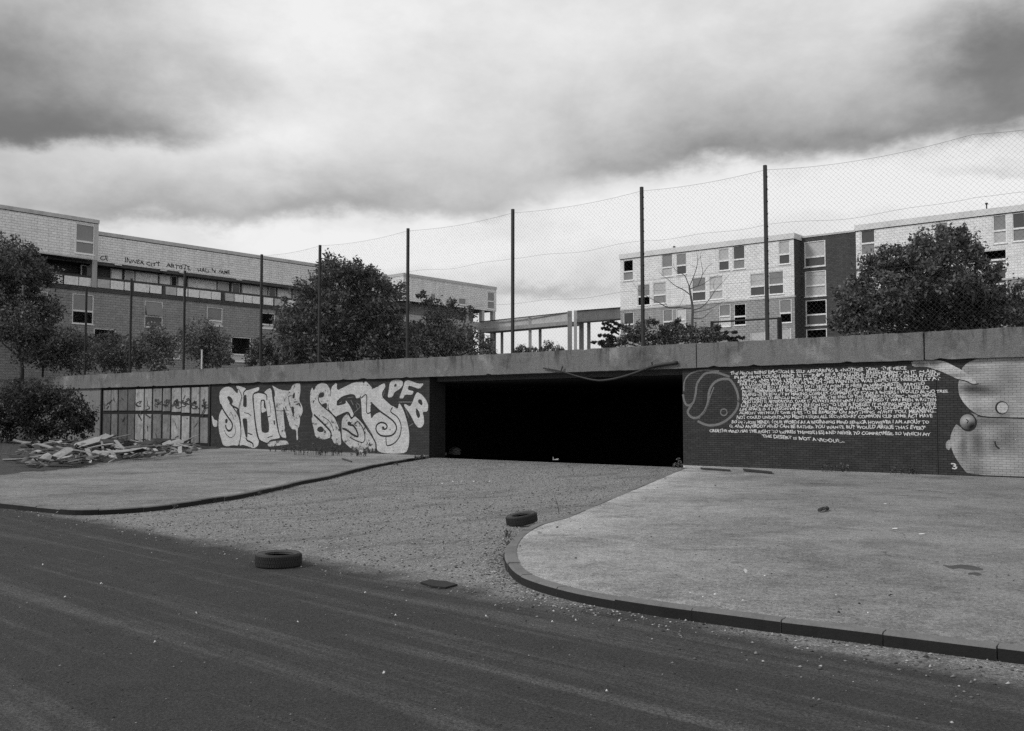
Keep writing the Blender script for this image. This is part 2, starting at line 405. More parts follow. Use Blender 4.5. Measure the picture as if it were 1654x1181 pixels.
def pave_mat(name, v, lines=()):
    """patchy worn asphalt; edges walked and washed paler. lines: (point, point, reach in metres, gain)"""
    m, t, b = base_mat(name, .9, .3); c = t.obj(); x, y, z = t.sep(c)[0:3]
    n1 = t.noise(c, .22, 6, .62, .4); n2 = t.noise(c, 2.2, 6, .72); n3 = t.mapr(t.noise(c, 36, 3, .8), .28, .72, -.5, 1.5); n4 = t.noise(c, 80, 2, .7)
    n5 = t.noise(c, .55, 7, .7, .6); n6 = t.mapr(t.noise(c, 11, 4, .75), .25, .75, -.3, 1.3)
    val = t.m('MULTIPLY', v, t.m('ADD', -.08, t.m('ADD', t.m('MULTIPLY', t.mapr(n1, .3, .7, 0, 1), .6), t.m('ADD', t.m('MULTIPLY', t.mapr(n2, .25, .75, 0, 1), .5), t.m('ADD', t.m('MULTIPLY', n3, .62), t.m('MULTIPLY', n6, .35))))))
    for (p, q, reach, gain) in lines:
        d = Vector((q.x - p.x, q.y - p.y, 0)).normalized(); nx_, ny_ = -d.y, d.x
        dist = t.m('ABSOLUTE', t.m('ADD', t.m('ADD', t.m('MULTIPLY', x, nx_), t.m('MULTIPLY', y, ny_)), -(p.x * nx_ + p.y * ny_)))
        dist = t.m('ADD', dist, t.m('MULTIPLY', t.m('SUBTRACT', n5, .5), reach * 1.6))
        e = t.m('EXPONENT', t.m('MULTIPLY', t.m('MAXIMUM', dist, 0.0), -1.0 / reach))
        val = t.m('MULTIPLY', val, t.m('ADD', 1.0, t.m('MULTIPLY', e, gain)))
    val = t.m('MULTIPLY', val, t.m('SUBTRACT', 1.0, t.mapr(n5, .50, .64, 0, .30)))
    val = t.m('ADD', val, t.mapr(n4, .70, .8, 0, .10))
    oil = t.mapr(t.noise(c, .8, 6, .7, .8), .68, .74, 0, .55); val = t.m('MULTIPLY', val, t.m('SUBTRACT', 1.0, oil))
    fl = t.mapr(t.noise(c, 6.5, 5, .7, .5), .70, .76, 0, .6); val = t.m('MULTIPLY', val, t.m('SUBTRACT', 1.0, fl))
    cr = t.new('ShaderNodeTexVoronoi'); cr.feature = 'DISTANCE_TO_EDGE'; cr.inputs['Scale'].default_value = .33
    wv = t.new('ShaderNodeVectorMath', operation='ADD'); t.l.new(c, wv.inputs[0])
    nz = t.new('ShaderNodeTexNoise'); nz.inputs['Scale'].default_value = 1.1; nz.inputs['Detail'].default_value = 6; t.l.new(c, nz.inputs['Vector']); t.l.new(nz.outputs['Color'], wv.inputs[1])
    t.l.new(wv.outputs[0], cr.inputs['Vector'])
    ck = t.m('MULTIPLY', t.mapr(cr.outputs['Distance'], .0, .008, 1, 0), t.mapr(t.noise(c, .4, 3, .6), .52, .6, 0, .55))
    val = t.m('MULTIPLY', val, t.m('SUBTRACT', 1.0, ck))
    setgrey(t, b, t.m('MAXIMUM', val, .006)); bump(t, b, t.m('ADD', n3, t.m('MULTIPLY', n2, .6)), .008)
    return m
wA, wB = W.world(-10, 0, 0), W.world(5, 0, 0)
M['road'] = road_mat()
M['pave'] = pave_mat('worn_asphalt_pavement', .20, [(G(1100, 756), G(905, 836), 2.2, 1.15), (wA, wB, 1.1, .6), (G(900, 950), G(1250, 1004), .35, .7)])
M['pave_l'] = pave_mat('worn_asphalt_pavement_left', .21, [(wA, wB, 1.6, .5), (G(460, 783), G(620, 750), .8, .35)])

# ------------------------------------------------------------------ ground
gr = MB()
nx = 1
gr.quad((-500, -400, -.12), (500, -400, -.12), (500, .3, -.12), (-500, .3, -.12))
g = gr.build('road', M['road']); g.location = W.o; g.rotation_euler = (0, 0, W.a); tag(g, kind='structure')

def zA(s0, ox, oy): return lambda pts: [(ox + x / s0, oy + y / s0) for x, y in pts]
def catmull(pts, step=.06):
    pts = [Vector(p) for p in pts]; out = []
    for i in range(len(pts) - 1):
        p0 = pts[max(i - 1, 0)]; p1 = pts[i]; p2 = pts[i + 1]; p3 = pts[min(i + 2, len(pts) - 1)]
        n = max(2, int((p2 - p1).length / step))
        for k_ in range(n):
            u = k_ / n
            out.append(.5 * ((2 * p1) + (p2 - p0) * u + (2 * p0 - 5 * p1 + 4 * p2 - p3) * u * u + (3 * p1 - p0 - 3 * p2 + p3) * u ** 3))
    out.append(pts[-1]); return out
def resample(path, ds):
    out = [path[0]]; acc = 0
    for i in range(1, len(path)):
        a = path[i - 1]; b = path[i]; seg = (b - a).length
        while acc + seg >= ds and seg > 1e-9:
            u = (ds - acc) / seg; a = a + (b - a) * u; out.append(a); seg = (b - a).length; acc = 0
        acc += seg
    return out
def offset(path, d):
    out = []
    for i, p in enumerate(path):
        t = path[min(i + 1, len(path) - 1)] - path[max(i - 1, 0)]; t.normalize()
        out.append(p + Vector((-t.y, t.x, 0)) * d)
    return out
def kerb(path, side, parent, width=.15, length=.9):
    """kerb stones one by one along a path"""
    pts = resample(path, .15); n = max(2, round(length / .15)); i = 0
    while i + 2 < len(pts):
        seg = pts[i:i + n + 1]
        if len(seg) < 3: break
        t0 = (seg[1] - seg[0]).normalized(); t1 = (seg[-1] - seg[-2]).normalized()
        seg = [seg[0] + t0 * .006] + seg[1:-1] + [seg[-1] - t1 * .006]
        inn = offset(seg, side * width); dz = rnd.uniform(-.012, .008); j = rnd.uniform(-.010, .012)
        ou = [p + (q - p).normalized() * j for p, q in zip(seg, inn)]
        ch = [p + (q - p).normalized() * .02 for p, q in zip(ou, inn)]
        mb = MB(); m_ = len(seg); top = dz
        rows = [[(p.x, p.y, -.3) for p in ou], [(p.x, p.y, top - .02) for p in ou], [(p.x, p.y, top) for p in ch], [(p.x, p.y, top) for p in inn], [(p.x, p.y, -.3) for p in inn]]
        vs = [v for r_ in rows for v in r_]; fs = []
        for r_ in range(4):
            for q in range(m_ - 1):
                f = (r_ * m_ + q, r_ * m_ + q + 1, (r_ + 1) * m_ + q + 1, (r_ + 1) * m_ + q)
                fs.append(f if side < 0 else f[::-1])
        e0 = tuple(r_ * m_ for r_ in range(5)); e1 = tuple(r_ * m_ + m_ - 1 for r_ in range(5))
        fs.append(e0[::-1] if side > 0 else e0); fs.append(e1 if side > 0 else e1[::-1])
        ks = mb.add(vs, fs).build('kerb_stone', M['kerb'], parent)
        ks.data.materials.append(M['kerb_face_shade'])
        for q in range(m_ - 1): ks.data.polygons[q].material_index = 1  # outer upright faces take the painted shade
        i += n

# pavement on the right of the drive
zz = zA(3.596, 780, 740)
outer = zz([(1161, 54), (930, 147), (707, 237), (560, 297), (444, 343), (360, 364), (285, 388), (220, 422), (168, 464), (136, 515), (129, 568), (150, 618), (195, 662), (280, 700), (400, 737), (560, 775), (740, 808), (1000, 848), (1200, 875), (1440, 905)])
outer += zA(3.759, 1180, 740)([(300, 985), (700, 1032)])
po = [G(*p) for p in outer]; dd = (po[-1] - po[-3]).normalized(); po += [po[-1] + dd * 2.5, po[-1] + dd * 6, po[-1] + dd * 14]
pathR = catmull(po)
wr0 = W.world(W.a_at(1103), -.02, 0)
inner = offset(resample(pathR, .2), .15)
far = W.world(24, -.02, 0)
pg = [(p.x, p.y) for p in inner] + [(far.x + 2, far.y - 20), (far.x, far.y), (wr0.x, wr0.y)]
pgR = list(pg)
pav = MB().prism(pg, -.3, -.012).build('pavement', M['pave']); tag(pav, kind='structure')
kerb(pathR, 1, pav)
# pavement on the left
outer = zA(3.596, 440, 720)([(890, 62), (855, 66), (700, 90), (560, 117), (340, 170), (150, 205)]) + zA(3.69, 40, 700)([(1550, 305), (1300, 357), (1100, 387), (900, 415), (700, 436), (500, 449), (300, 453), (150, 441), (0, 427), (-140, 412)])
po = [G(*p) for p in outer]; dd = (po[-1] - po[-2]).normalized(); po += [po[-1] + dd * 4, po[-1] + dd * 15]
pathL = catmull(po)
inner = offset(resample(pathL, .25), -.15)
wl0 = W.world(W.a_at(694), -.02, 0); wl1 = W.world(-110, -.02, 0)
pg = [(p.x, p.y) for p in inner] + [(wl1.x - 6, wl1.y - 20), (wl1.x, wl1.y), (wl0.x, wl0.y)]
pgL = list(pg)
pav2 = MB().prism(pg, -.3, -.012).build('pavement', M['pave_l']); tag(pav2, kind='structure')
kerb(pathL, -1, pav2)

# bare dirt bank against the wall, uneven
def verge():
    bd = [(-160, 800), (-80, 785), (0, 772), (40, 766), (110, 760), (200, 744), (280, 732), (320, 727), (356, 723.5)]
    nxx, nyy = 220, 26; V = []; Fc = []
    for i in range(nxx + 1):
        px = -160 + 516 * i / nxx; py = np.interp(px, [b[0] for b in bd], [b[1] for b in bd]) + .5 * math.sin(px * .11) + .25 * math.sin(px * .31)
        p = W.tolocal(G(px, py)); aw = W.a_at(px)
        for j in range(nyy + 1):
            u = (j / nyy); uu = u ** .7; a = p.x + (aw - p.x) * uu; y = p.y + (-.03 - p.y) * uu
            h = .02 + .16 * math.sin(min(u * 1.1, 1) * math.pi) * (.6 + .4 * math.sin(a * .9 + y) * math.sin(a * .37 + 1 + y * .6)) * min(1, (nxx - i) / 30)
            V.append((a, y, -.03 if j == 0 else max(.0, h + rnd.uniform(-.03, .03) * (j > 3))))
    for i in range(nxx):
        for j in range(nyy):
            q = i * (nyy + 1) + j; Fc.append((q, q + nyy + 1, q + nyy + 2, q + 1))
    o_ = MB().add(V, Fc).build('dirt_bank', M['verge'], smooth=True); o_.location = W.o; o_.rotation_euler = (0, 0, W.a)
    tag(o_, kind='structure')
verge()
# raised ground behind the wall
tb = MB(); tb.box(-450, 450, .45, 700, 3.4, 3.9)
tb = tb.build('raised_ground', M['terrace']); tb.location = W.o; tb.rotation_euler = (0, 0, W.a); tag(tb, kind='structure')

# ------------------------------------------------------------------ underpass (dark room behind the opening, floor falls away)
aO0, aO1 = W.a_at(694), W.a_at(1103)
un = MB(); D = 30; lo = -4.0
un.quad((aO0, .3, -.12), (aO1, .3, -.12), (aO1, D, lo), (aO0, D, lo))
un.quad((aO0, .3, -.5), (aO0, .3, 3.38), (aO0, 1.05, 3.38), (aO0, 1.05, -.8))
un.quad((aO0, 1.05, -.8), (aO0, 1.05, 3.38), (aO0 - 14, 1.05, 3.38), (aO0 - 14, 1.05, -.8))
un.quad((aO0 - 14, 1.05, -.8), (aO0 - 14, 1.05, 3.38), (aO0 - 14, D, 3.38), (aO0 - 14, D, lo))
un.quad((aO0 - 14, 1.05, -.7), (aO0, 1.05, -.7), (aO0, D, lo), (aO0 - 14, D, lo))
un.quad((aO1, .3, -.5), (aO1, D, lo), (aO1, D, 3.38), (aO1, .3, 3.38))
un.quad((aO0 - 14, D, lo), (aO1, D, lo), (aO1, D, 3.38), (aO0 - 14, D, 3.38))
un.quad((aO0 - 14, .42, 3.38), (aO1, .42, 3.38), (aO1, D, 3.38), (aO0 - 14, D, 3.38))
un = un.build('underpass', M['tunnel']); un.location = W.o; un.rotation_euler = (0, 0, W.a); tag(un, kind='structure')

# ------------------------------------------------------------------ the long wall
wall = W.root('retaining_wall')
tag(wall, 'long dark brick retaining wall with graffiti, concrete parapet and black underpass opening', 'wall')
aB0, aB1 = W.a_at(163), W.a_at(341)          # boarded panel
aEnd = 14.0
core = MB()
core.box(aO1, aEnd, 0, .4, -.4, ZBOT + .1); core.box(aB1, aO0, 0, .4, -.4, ZBOT + .1)
core.build('mortar', M['mortar'], wall)
MB().box(-120, aB0, -.012, .4, -.4, ZBOT + .08).build('rendered_panel', M['concrete_pale'], wall, bevel=.01)
BW, RH, GAP = .225, .075, .005
def bricks(a0, a1, z0, z1):
    out = []
    for r in range(math.floor(z0 / RH), math.ceil(z1 / RH)):
        off = -.5 * BW if r % 2 == 0 else 0
        k0 = math.floor((a0 - off) / BW)
        x = k0 * BW + off
        while x < a1:
            lo_, hi = max(x, a0), min(x + BW, a1)
            if hi - lo_ > .03: out.append((lo_ + GAP, hi - GAP, r * RH + GAP, (r + 1) * RH - GAP))
            x += BW
    return out
aF1 = W.a_at(1654); aJ = W.a_at(1513.5)
blist = [b for b in bricks(aO1, aJ - .008, -.15, ZBOT)] + bricks(aJ + .008, aEnd, -.15, ZBOT)
blist += bricks(aB1 + .02, aO0, -.15, ZBOT)
full = [b for b in blist if b[1] - b[0] > BW - 2 * GAP - 1e-6 and b[1] < aF1 - .02 and b[2] > .02 and b[3] < ZBOT - .1]
full.sort(key=lambda b: -b[1]); near = set(full[:300])
bm_ = MB(); hx, hz2 = BW / 2 - GAP, RH / 2 - GAP
bm_.add([(-hx, -.012, -hz2), (hx, -.012, -hz2), (hx, -.012, hz2), (-hx, -.012, hz2), (-hx - .001, .01, -hz2 - .001), (hx + .001, .01, -hz2 - .001), (hx + .001, .01, hz2 + .001), (-hx - .001, .01, hz2 + .001)],
        [(0, 1, 2, 3), (0, 4, 5, 1), (1, 5, 6, 2), (2, 6, 7, 3), (3, 7, 4, 0)])
proto = bm_.build('brick', M['brick'], wall); me_b = proto.data.copy(); me_b.materials.clear(); me_b.materials.append(M['brick_b'])
first = True
for b in full[:300]:
    if first: ob = proto; first = False
    else:
        ob = proto.copy(); col.objects.link(ob)
        if rnd.random() < .35: ob.data = me_b
    ob.location = ((b[0] + b[1]) / 2, rnd.uniform(-.0015, .0015), (b[2] + b[3]) / 2)
for name, cond in (('brickwork', lambda a: a > aO1 - .01), ('brickwork', lambda a: a <= aO0 + .01)):
    for mat, par in ((M['brick'], 0), (M['brick_b'], 1)):
        mb = MB()
        for i, b in enumerate(blist):
            if b in near or not cond(b[1]) or ((hash((round(b[0], 2), round(b[2], 2))) % 10) < 3) != bool(par): continue
            d = -.012 + rnd.uniform(-.0015, .0015)
            mb.add([(b[0], d, b[2]), (b[1], d, b[2]), (b[1], d, b[3]), (b[0], d, b[3]), (b[0], .01, b[2]), (b[1], .01, b[2]), (b[1], .01, b[3]), (b[0], .01, b[3])],
                   [(0, 1, 2, 3), (0, 4, 5, 1), (1, 5, 6, 2), (2, 6, 7, 3), (3, 7, 4, 0)])
        tag(mb.build(name, mat, wall), kind='stuff')
# jamb bricks of the opening
jb = MB()
for r in range(-1, math.ceil(ZBOT / RH)):
    for k_ in range(4):
        y0 = .02 + k_ * BW + (.11 if r % 2 else 0)
        jb.box(aO0 - .05, aO0 + .012, y0 + GAP, y0 + BW - GAP, r * RH + GAP, (r + 1) * RH - GAP)
tag(jb.build('jamb_brickwork', M['brick'], wall), kind='stuff')
# parapet: cast panels with joints
jpx = [-200, 30, 200, 352, 489, 670.5, 890, 1129, 1497, 1900]
ja = [W.a_at(p) for p in jpx]
for i in range(len(ja) - 1):
    g_ = .004 if i < 6 else .028
    if i == 5: g_ = .006
    gl = .004 if i <= 5 else .022; grr = .004 if i < 5 else .022
    if i == 5: grr = .004
    if i == 6: gl = .004
    p0, p1 = ja[i] + gl, ja[i + 1] - grr; np_ = max(8, int((p1 - p0) / .22)); tz, bz = ZTOP + rnd.uniform(-.01, .01), ZBOT + rnd.uniform(-.006, .006)
    up = [(p0 + (p1 - p0) * q / np_, tz + rnd.uniform(-.012, .008) - (.05 if rnd.random() < .06 else 0)) for q in range(np_ + 1)]
    dn = [(p0 + (p1 - p0) * q / np_, bz + rnd.uniform(-.006, .008) + (.05 if rnd.random() < .05 else 0)) for q in range(np_ + 1)]
    mb = MB().prism(dn + up[::-1], -.5 - .001 * i, .16); mb.v = [(v[0], -v[2], v[1]) for v in mb.v]
    mb.build('parapet_panel', M['concrete'], wall, bevel=.012)
MB().box(ja[0], ja[-1], -.05, .3, ZBOT + .02, ZTOP - .05).build('parapet_core', M['mortar'], wall)
# boarded panel: two rows of twelve boards in a dark frame
bxs = [(660, 722), (727, 778), (790, 860), (865, 922), (928, 995), (1005, 1062), (1075, 1145), (1157, 1218), (1230, 1305), (1315, 1380), (1395, 1460), (1470, 1535)]
ton_u = [.28, .3, .17, .15, .5, .44, .28, .27, .42, .44, .4, .38]; ton_l = [.13, .22, .14, .16, .46, .4, .22, .26, .44, .45, .27, .28]
bmats = {}
def board_mat(v):
    v = round(v, 2)
    if v not in bmats: bmats[v] = grey('board_paint_%02d' % int(v * 100), v * .72, .6, 1.6, 9, .8, .004, .6, .4)
    return bmats[v]
MB().box(aB0, aB1, .02, .4, -.4, ZBOT + .06).build('panel_backing', M['mortar'], wall)
for i, (x0, x1) in enumerate(bxs):
    a0 = W.a_at(40 + x0 / 5.169); a1 = W.a_at(40 + x1 / 5.169); u = (x0 - 660) / 875
    mid = 580 + (445 + 35 * max(0, (u - .5) * 2)) / 5.169; c = (x0 + x1) / 2
    zu = W.loc(40 + c / 5.169, 580 + (262 - 30 * u) / 5.169)[1]; zm1 = W.loc(40 + c / 5.169, mid - 2.6)[1]; zm0 = W.loc(40 + c / 5.169, mid + 3.0)[1]
    zl = W.loc(40 + c / 5.169, 580 + (680 + 25 * u) / 5.169)[1]
    t_ = rnd.uniform(-.012, .012)
    MB().box(a0, a1, -.03 + t_, .03, zm1, zu).build('board', board_mat(ton_u[i]), wall, bevel=.012)
    MB().box(a0 + .02, a1 - .01, -.03 - t_, .03, zl, zm0).build('board', board_mat(ton_l[i]), wall, bevel=.012)
MB().box(aB0 + .02, aB0 + .16, -.06, .03, 0, ZBOT).build('frame_post', M['steel'], wall)
MB().box(aB1 - .16, aB1 - .02, -.06, .03, 0, ZBOT).build('frame_post', M['steel'], wall)
MB().box(aJ - .008, aJ + .008, -.004, .005, 0, ZBOT).build('movement_joint', M['void'], wall)

# ------------------------------------------------------------------ graffiti: paint on the brick faces
DEP = [-.0155]
def paint(name, polys, mat, layer=0, z=None):
    """polys: list of [outline, hole, hole...] in wall metres"""
    vs = []; fs = []; d = -.0155 - .0012 * layer
    for rings in polys:
        flat = [p for r_ in rings for p in r_]
        tr = tessellate_polygon([[Vector((p[0], p[1], 0)) for p in r_] for r_ in rings])
        n = len(vs); vs += [(p[0], d, p[1]) for p in flat]
        for a, b, c in tr:
            A, B_, C_ = flat[a], flat[b], flat[c]
            cr = (B_[0] - A[0]) * (C_[1] - A[1]) - (C_[0] - A[0]) * (B_[1] - A[1])
            if abs(cr) < 1e-10: continue
            fs.append((n + a, n + b, n + c) if cr > 0 else (n + a, n + c, n + b))
    return MB().add(vs, fs).build(name, mat, wall)
def smooth_ring(pts, it=2):
    for _ in range(it):
        q = []
        for i in range(len(pts)):
            a = pts[i]; b = pts[(i + 1) % len(pts)]
            q += [(a[0] * .8 + b[0] * .2, a[1] * .8 + b[1] * .2), (a[0] * .2 + b[0] * .8, a[1] * .2 + b[1] * .8)]
        pts = q
    return pts
def wl(pts, conv): return [W.loc(*p) for p in conv(pts)]
def ribbon(pts, w):
    P_ = catmull([(p[0], p[1], 0) for p in pts], .05); l_ = offset(P_, w / 2); r_ = offset(P_, -w / 2)
    n = len(P_); out = []
    for i in range(n - 1): out.append([[(l_[i].x, l_[i].y), (r_[i].x, r_[i].y), (r_[i + 1].x, r_[i + 1].y), (l_[i + 1].x, l_[i + 1].y)]])
    return out
def scale_at(conv, pt):                       # metres on the wall per zoomed pixel near a point
    a = W.loc(*conv([pt])[0]); b = W.loc(*conv([(pt[0], pt[1] + 10)])[0]); return abs(a[1] - b[1]) / 10
def strokes(lst, conv):
    out = []
    for pts, w in lst: out += ribbon(wl(pts, conv), 1.4 * w * scale_at(conv, pts[0]))
    return out
M['paint_w'] = brick_paint('white_spray_paint', .50, wear=.6, vary=.4, joint=.45)
M['paint_wl'] = brick_paint('white_spray_paint_flaking', .46, wear=1.05, vary=.42, lowwear=.2, joint=.5)
M['paint_k'] = brick_paint('black_spray_line', .02, wear=.2)
M['paint_g'] = brick_paint('thin_grey_spray', .17, wear=.55)
M['scrawl'] = grey('black_scrawl', .04, .4, 3, 10, .8, 0)
M['paint_t'] = brick_paint('white_brush_lettering', .62, wear=.5, vary=.3, joint=.2)
A_ = zA(9.082, 340, 610); B_ = zA(7.518, 490, 600)
LET = [
 ('S', A_, 'paint_w', [(130, 260), (145, 195), (190, 150), (260, 130), (320, 150), (365, 205), (395, 235), (405, 165), (440, 210), (468, 290), (440, 390), (415, 465), (380, 480), (420, 560), (445, 660), (450, 780), (440, 900), (415, 1000), (330, 990), (250, 1010), (185, 990), (160, 900), (130, 800), (118, 680), (130, 550), (160, 480), (180, 460), (150, 390), (135, 320)],
  [[(245, 285), (270, 268), (305, 290), (335, 335), (330, 370), (305, 400), (280, 390), (285, 360), (260, 320)], [(215, 620), (240, 600), (258, 620), (250, 665), (225, 680)]],
  [([(150, 390), (200, 490), (260, 580), (310, 650), (325, 700), (310, 760), (270, 780), (235, 745), (225, 690)], 20), ([(300, 395), (340, 425), (385, 445), (410, 465)], 20), ([(330, 430), (380, 500), (420, 580), (440, 680), (450, 800), (440, 900), (415, 1000)], 13), ([(205, 770), (240, 840), (300, 880), (350, 850), (370, 790), (360, 700)], 8), ([(400, 230), (410, 165), (460, 270), (440, 350), (415, 440)], 9), ([(285, 560), (300, 510), (330, 560), (350, 620)], 7)]),
 ('H', A_, 'paint_w', [(375, 120), (430, 125), (520, 155), (525, 185), (600, 170), (720, 135), (715, 190), (630, 225), (618, 330), (630, 440), (645, 600), (665, 760), (695, 870), (715, 930), (700, 1000), (640, 1040), (560, 1010), (480, 985), (424, 1000), (449, 850), (456, 700), (438, 560), (424, 465), (450, 380), (474, 290), (446, 210), (400, 170)],
  [[(485, 260), (530, 250), (535, 330), (535, 440), (480, 425), (484, 350)], [(470, 605), (505, 595), (540, 605), (545, 700), (548, 820), (545, 880), (520, 875), (505, 800), (485, 700)]],
  [([(525, 180), (495, 210), (485, 260)], 16), ([(525, 885), (540, 920), (600, 950), (625, 975), (630, 1020)], 18), ([(550, 815), (620, 840)], 12), ([(500, 515), (560, 530), (600, 560)], 9), ([(520, 185), (600, 165)], 9)]),
 ('O', A_, 'paint_w', [(640, 225), (720, 215), (800, 240), (795, 210), (840, 170), (880, 155), (900, 190), (905, 250), (920, 350), (940, 450), (954, 560), (974, 700), (994, 800), (1024, 870), (1010, 890), (880, 910), (840, 960), (760, 950), (718, 900), (693, 800), (668, 650), (653, 500), (638, 350), (636, 260)],
  [[(735, 330), (770, 322), (800, 325), (815, 420), (830, 490), (845, 580), (865, 700), (860, 800), (810, 815), (755, 800), (745, 700), (740, 520)]],
  [([(625, 350), (630, 250), (680, 222), (730, 218), (820, 250), (830, 330)], 15), ([(630, 300), (640, 450), (655, 620), (675, 770), (700, 880), (740, 930), (830, 970)], 17), ([(845, 580), (885, 560)], 11), ([(860, 320), (880, 420), (890, 520)], 7), ([(935, 630), (945, 690)], 22), ([(840, 880), (920, 855)], 9)]),
 ('N', A_, 'paint_wl', [(905, 110), (960, 145), (1030, 180), (1170, 195), (1200, 120), (1250, 85), (1320, 80), (1325, 200), (1300, 330), (1350, 420), (1360, 500), (1320, 580), (1310, 700), (1280, 760), (1290, 910), (1265, 920), (1262, 760), (1200, 760), (1160, 700), (1120, 540), (1070, 410), (1075, 560), (1090, 700), (1100, 800), (1120, 890), (1060, 880), (1018, 830), (998, 720), (973, 560), (958, 430), (938, 290), (950, 260), (945, 200)],
  [[(1200, 260), (1245, 210), (1240, 300), (1210, 310)], [(1180, 425), (1230, 425), (1230, 580), (1200, 520)]],
  [([(1145, 280), (1160, 370), (1180, 450)], 9), ([(1145, 275), (1195, 265)], 9), ([(1225, 360), (1280, 355)], 11), ([(960, 480), (1150, 485)], 5)]),
 ('P', B_, 'paint_wl', [(110, 190), (130, 240), (160, 170), (230, 135), (290, 155), (330, 220), (335, 300), (320, 370), (300, 405), (300, 465), (370, 540), (420, 610), (452, 700), (464, 800), (462, 900), (380, 880), (340, 800), (250, 830), (150, 800), (130, 700), (100, 580), (120, 530), (95, 450), (82, 330), (90, 240)],
  [[(180, 300), (200, 260), (245, 250), (260, 275), (250, 310), (200, 325)], [(180, 680), (215, 665), (250, 690), (250, 735), (200, 740), (165, 715)], [(220, 400), (292, 378), (290, 450), (250, 432)]],
  [([(185, 310), (190, 360), (220, 405), (290, 465), (350, 515), (395, 580), (430, 660), (460, 760), (468, 880)], 12), ([(130, 525), (210, 600), (280, 670), (325, 720), (340, 760), (335, 810)], 18), ([(235, 545), (300, 590), (345, 650), (370, 720)], 7)]),
 ('E', B_, 'paint_w', [(340, 195), (410, 130), (410, 235), (500, 190), (620, 130), (740, 125), (720, 220), (690, 320), (640, 330), (620, 290), (560, 280), (470, 320), (410, 370), (405, 420), (520, 395), (515, 345), (570, 420), (620, 530), (590, 560), (540, 500), (410, 556), (372, 530), (305, 450), (312, 360), (337, 300)], [],
  [([(410, 370), (470, 315), (560, 285), (620, 290), (640, 330)], 10), ([(405, 555), (540, 500), (585, 570), (620, 530)], 14)]),
 ('S', B_, 'paint_wl', [(468, 600), (490, 550), (540, 512), (585, 588), (630, 540), (700, 590), (760, 660), (830, 760), (876, 860), (880, 1000), (760, 1000), (620, 970), (540, 900), (473, 830), (468, 720)],
  [[(535, 620), (560, 605), (590, 625), (575, 655), (545, 655)]],
  [([(475, 690), (540, 720), (600, 765), (665, 790), (650, 720), (610, 660), (570, 650), (545, 640)], 18), ([(620, 645), (665, 610), (720, 680), (750, 780), (740, 850), (700, 860), (620, 830), (565, 795)], 10), ([(640, 540), (720, 620), (790, 720), (850, 810), (885, 890), (885, 990)], 14)]),
 ('D', B_, 'paint_w', [(755, 110), (830, 190), (850, 215), (930, 170), (990, 140), (1000, 190), (965, 240), (960, 300), (1000, 350), (1090, 420), (1150, 460), (1165, 380), (1200, 430), (1240, 530), (1270, 640), (1290, 760), (1285, 900), (1250, 990), (1100, 1000), (960, 990), (898, 960), (890, 880), (828, 740), (748, 620), (715, 560), (710, 440), (700, 330), (705, 270), (725, 190)],
  [[(820, 380), (880, 440), (950, 490), (900, 505), (860, 530), (830, 580), (815, 500)], [(950, 680), (970, 662), (990, 680), (975, 698)]],
  [([(705, 325), (770, 290), (770, 495), (825, 497)], 10), ([(820, 375), (930, 480), (1020, 545), (1090, 600), (1130, 660), (1130, 710), (1100, 760), (1040, 785), (950, 780), (900, 740), (885, 690), (900, 645), (950, 620), (1000, 635), (1020, 670), (1000, 700), (960, 695)], 15), ([(1085, 435), (1065, 490), (1140, 550), (1180, 620), (1190, 700), (1170, 790), (1120, 860), (1060, 895), (1015, 895), (1005, 800)], 11), ([(830, 130), (850, 180), (835, 215)], 11), ([(965, 250), (970, 310), (1050, 390), (1090, 420)], 9)]),
 ('P', B_, 'paint_w', [(1050, 140), (1090, 105), (1150, 98), (1205, 115), (1215, 160), (1180, 210), (1110, 250), (1085, 310), (1025, 320), (1040, 230)], [[(1105, 165), (1130, 145), (1135, 175), (1110, 195)]], []),
 ('F', B_, 'paint_w', [(1235, 120), (1270, 105), (1330, 125), (1400, 150), (1470, 145), (1415, 215), (1330, 185), (1280, 170), (1270, 225), (1345, 240), (1325, 285), (1235, 280), (1215, 330), (1165, 325), (1195, 250), (1220, 180)], [], []),
 ('B', B_, 'paint_w', [(1360, 290), (1385, 250), (1440, 280), (1490, 340), (1520, 410), (1510, 490), (1450, 490), (1465, 560), (1470, 630), (1440, 680), (1400, 685), (1360, 640), (1320, 560), (1280, 490), (1225, 420), (1230, 390), (1300, 430), (1330, 370)],
  [[(1400, 340), (1435, 340), (1450, 380), (1445, 420), (1395, 380)], [(1370, 440), (1405, 480), (1425, 540), (1400, 575), (1370, 520)]], []),
]
for ch, conv, mk, ring, holes, st in LET:
    rings = [smooth_ring(wl(ring, conv), 1)] + [smooth_ring(wl(h, conv), 2) for h in holes]
    o_ = paint('graffiti_letter', [rings], M[mk]); o_['label'] = 'white spray painted letter %s' % ch
    if st: paint('graffiti_outline', strokes(st, conv), M['paint_k'], 1)
paint('graffiti_drip', [[smooth_ring(wl([(18, 540), (60, 620), (105, 630), (100, 720), (60, 725), (35, 690)], A_), 1)]], M['paint_w'])
paint('graffiti_tongue', [[smooth_ring(wl([(750, 340), (790, 345), (780, 430), (835, 480), (765, 520), (748, 500)], A_), 1)]], M['paint_w'])
paint('graffiti_smear', [[smooth_ring(wl([(840, 965), (900, 935), (1000, 925), (1120, 920), (1160, 985), (1040, 990), (920, 1012), (850, 1012)], A_), 2)]], M['paint_wl'])
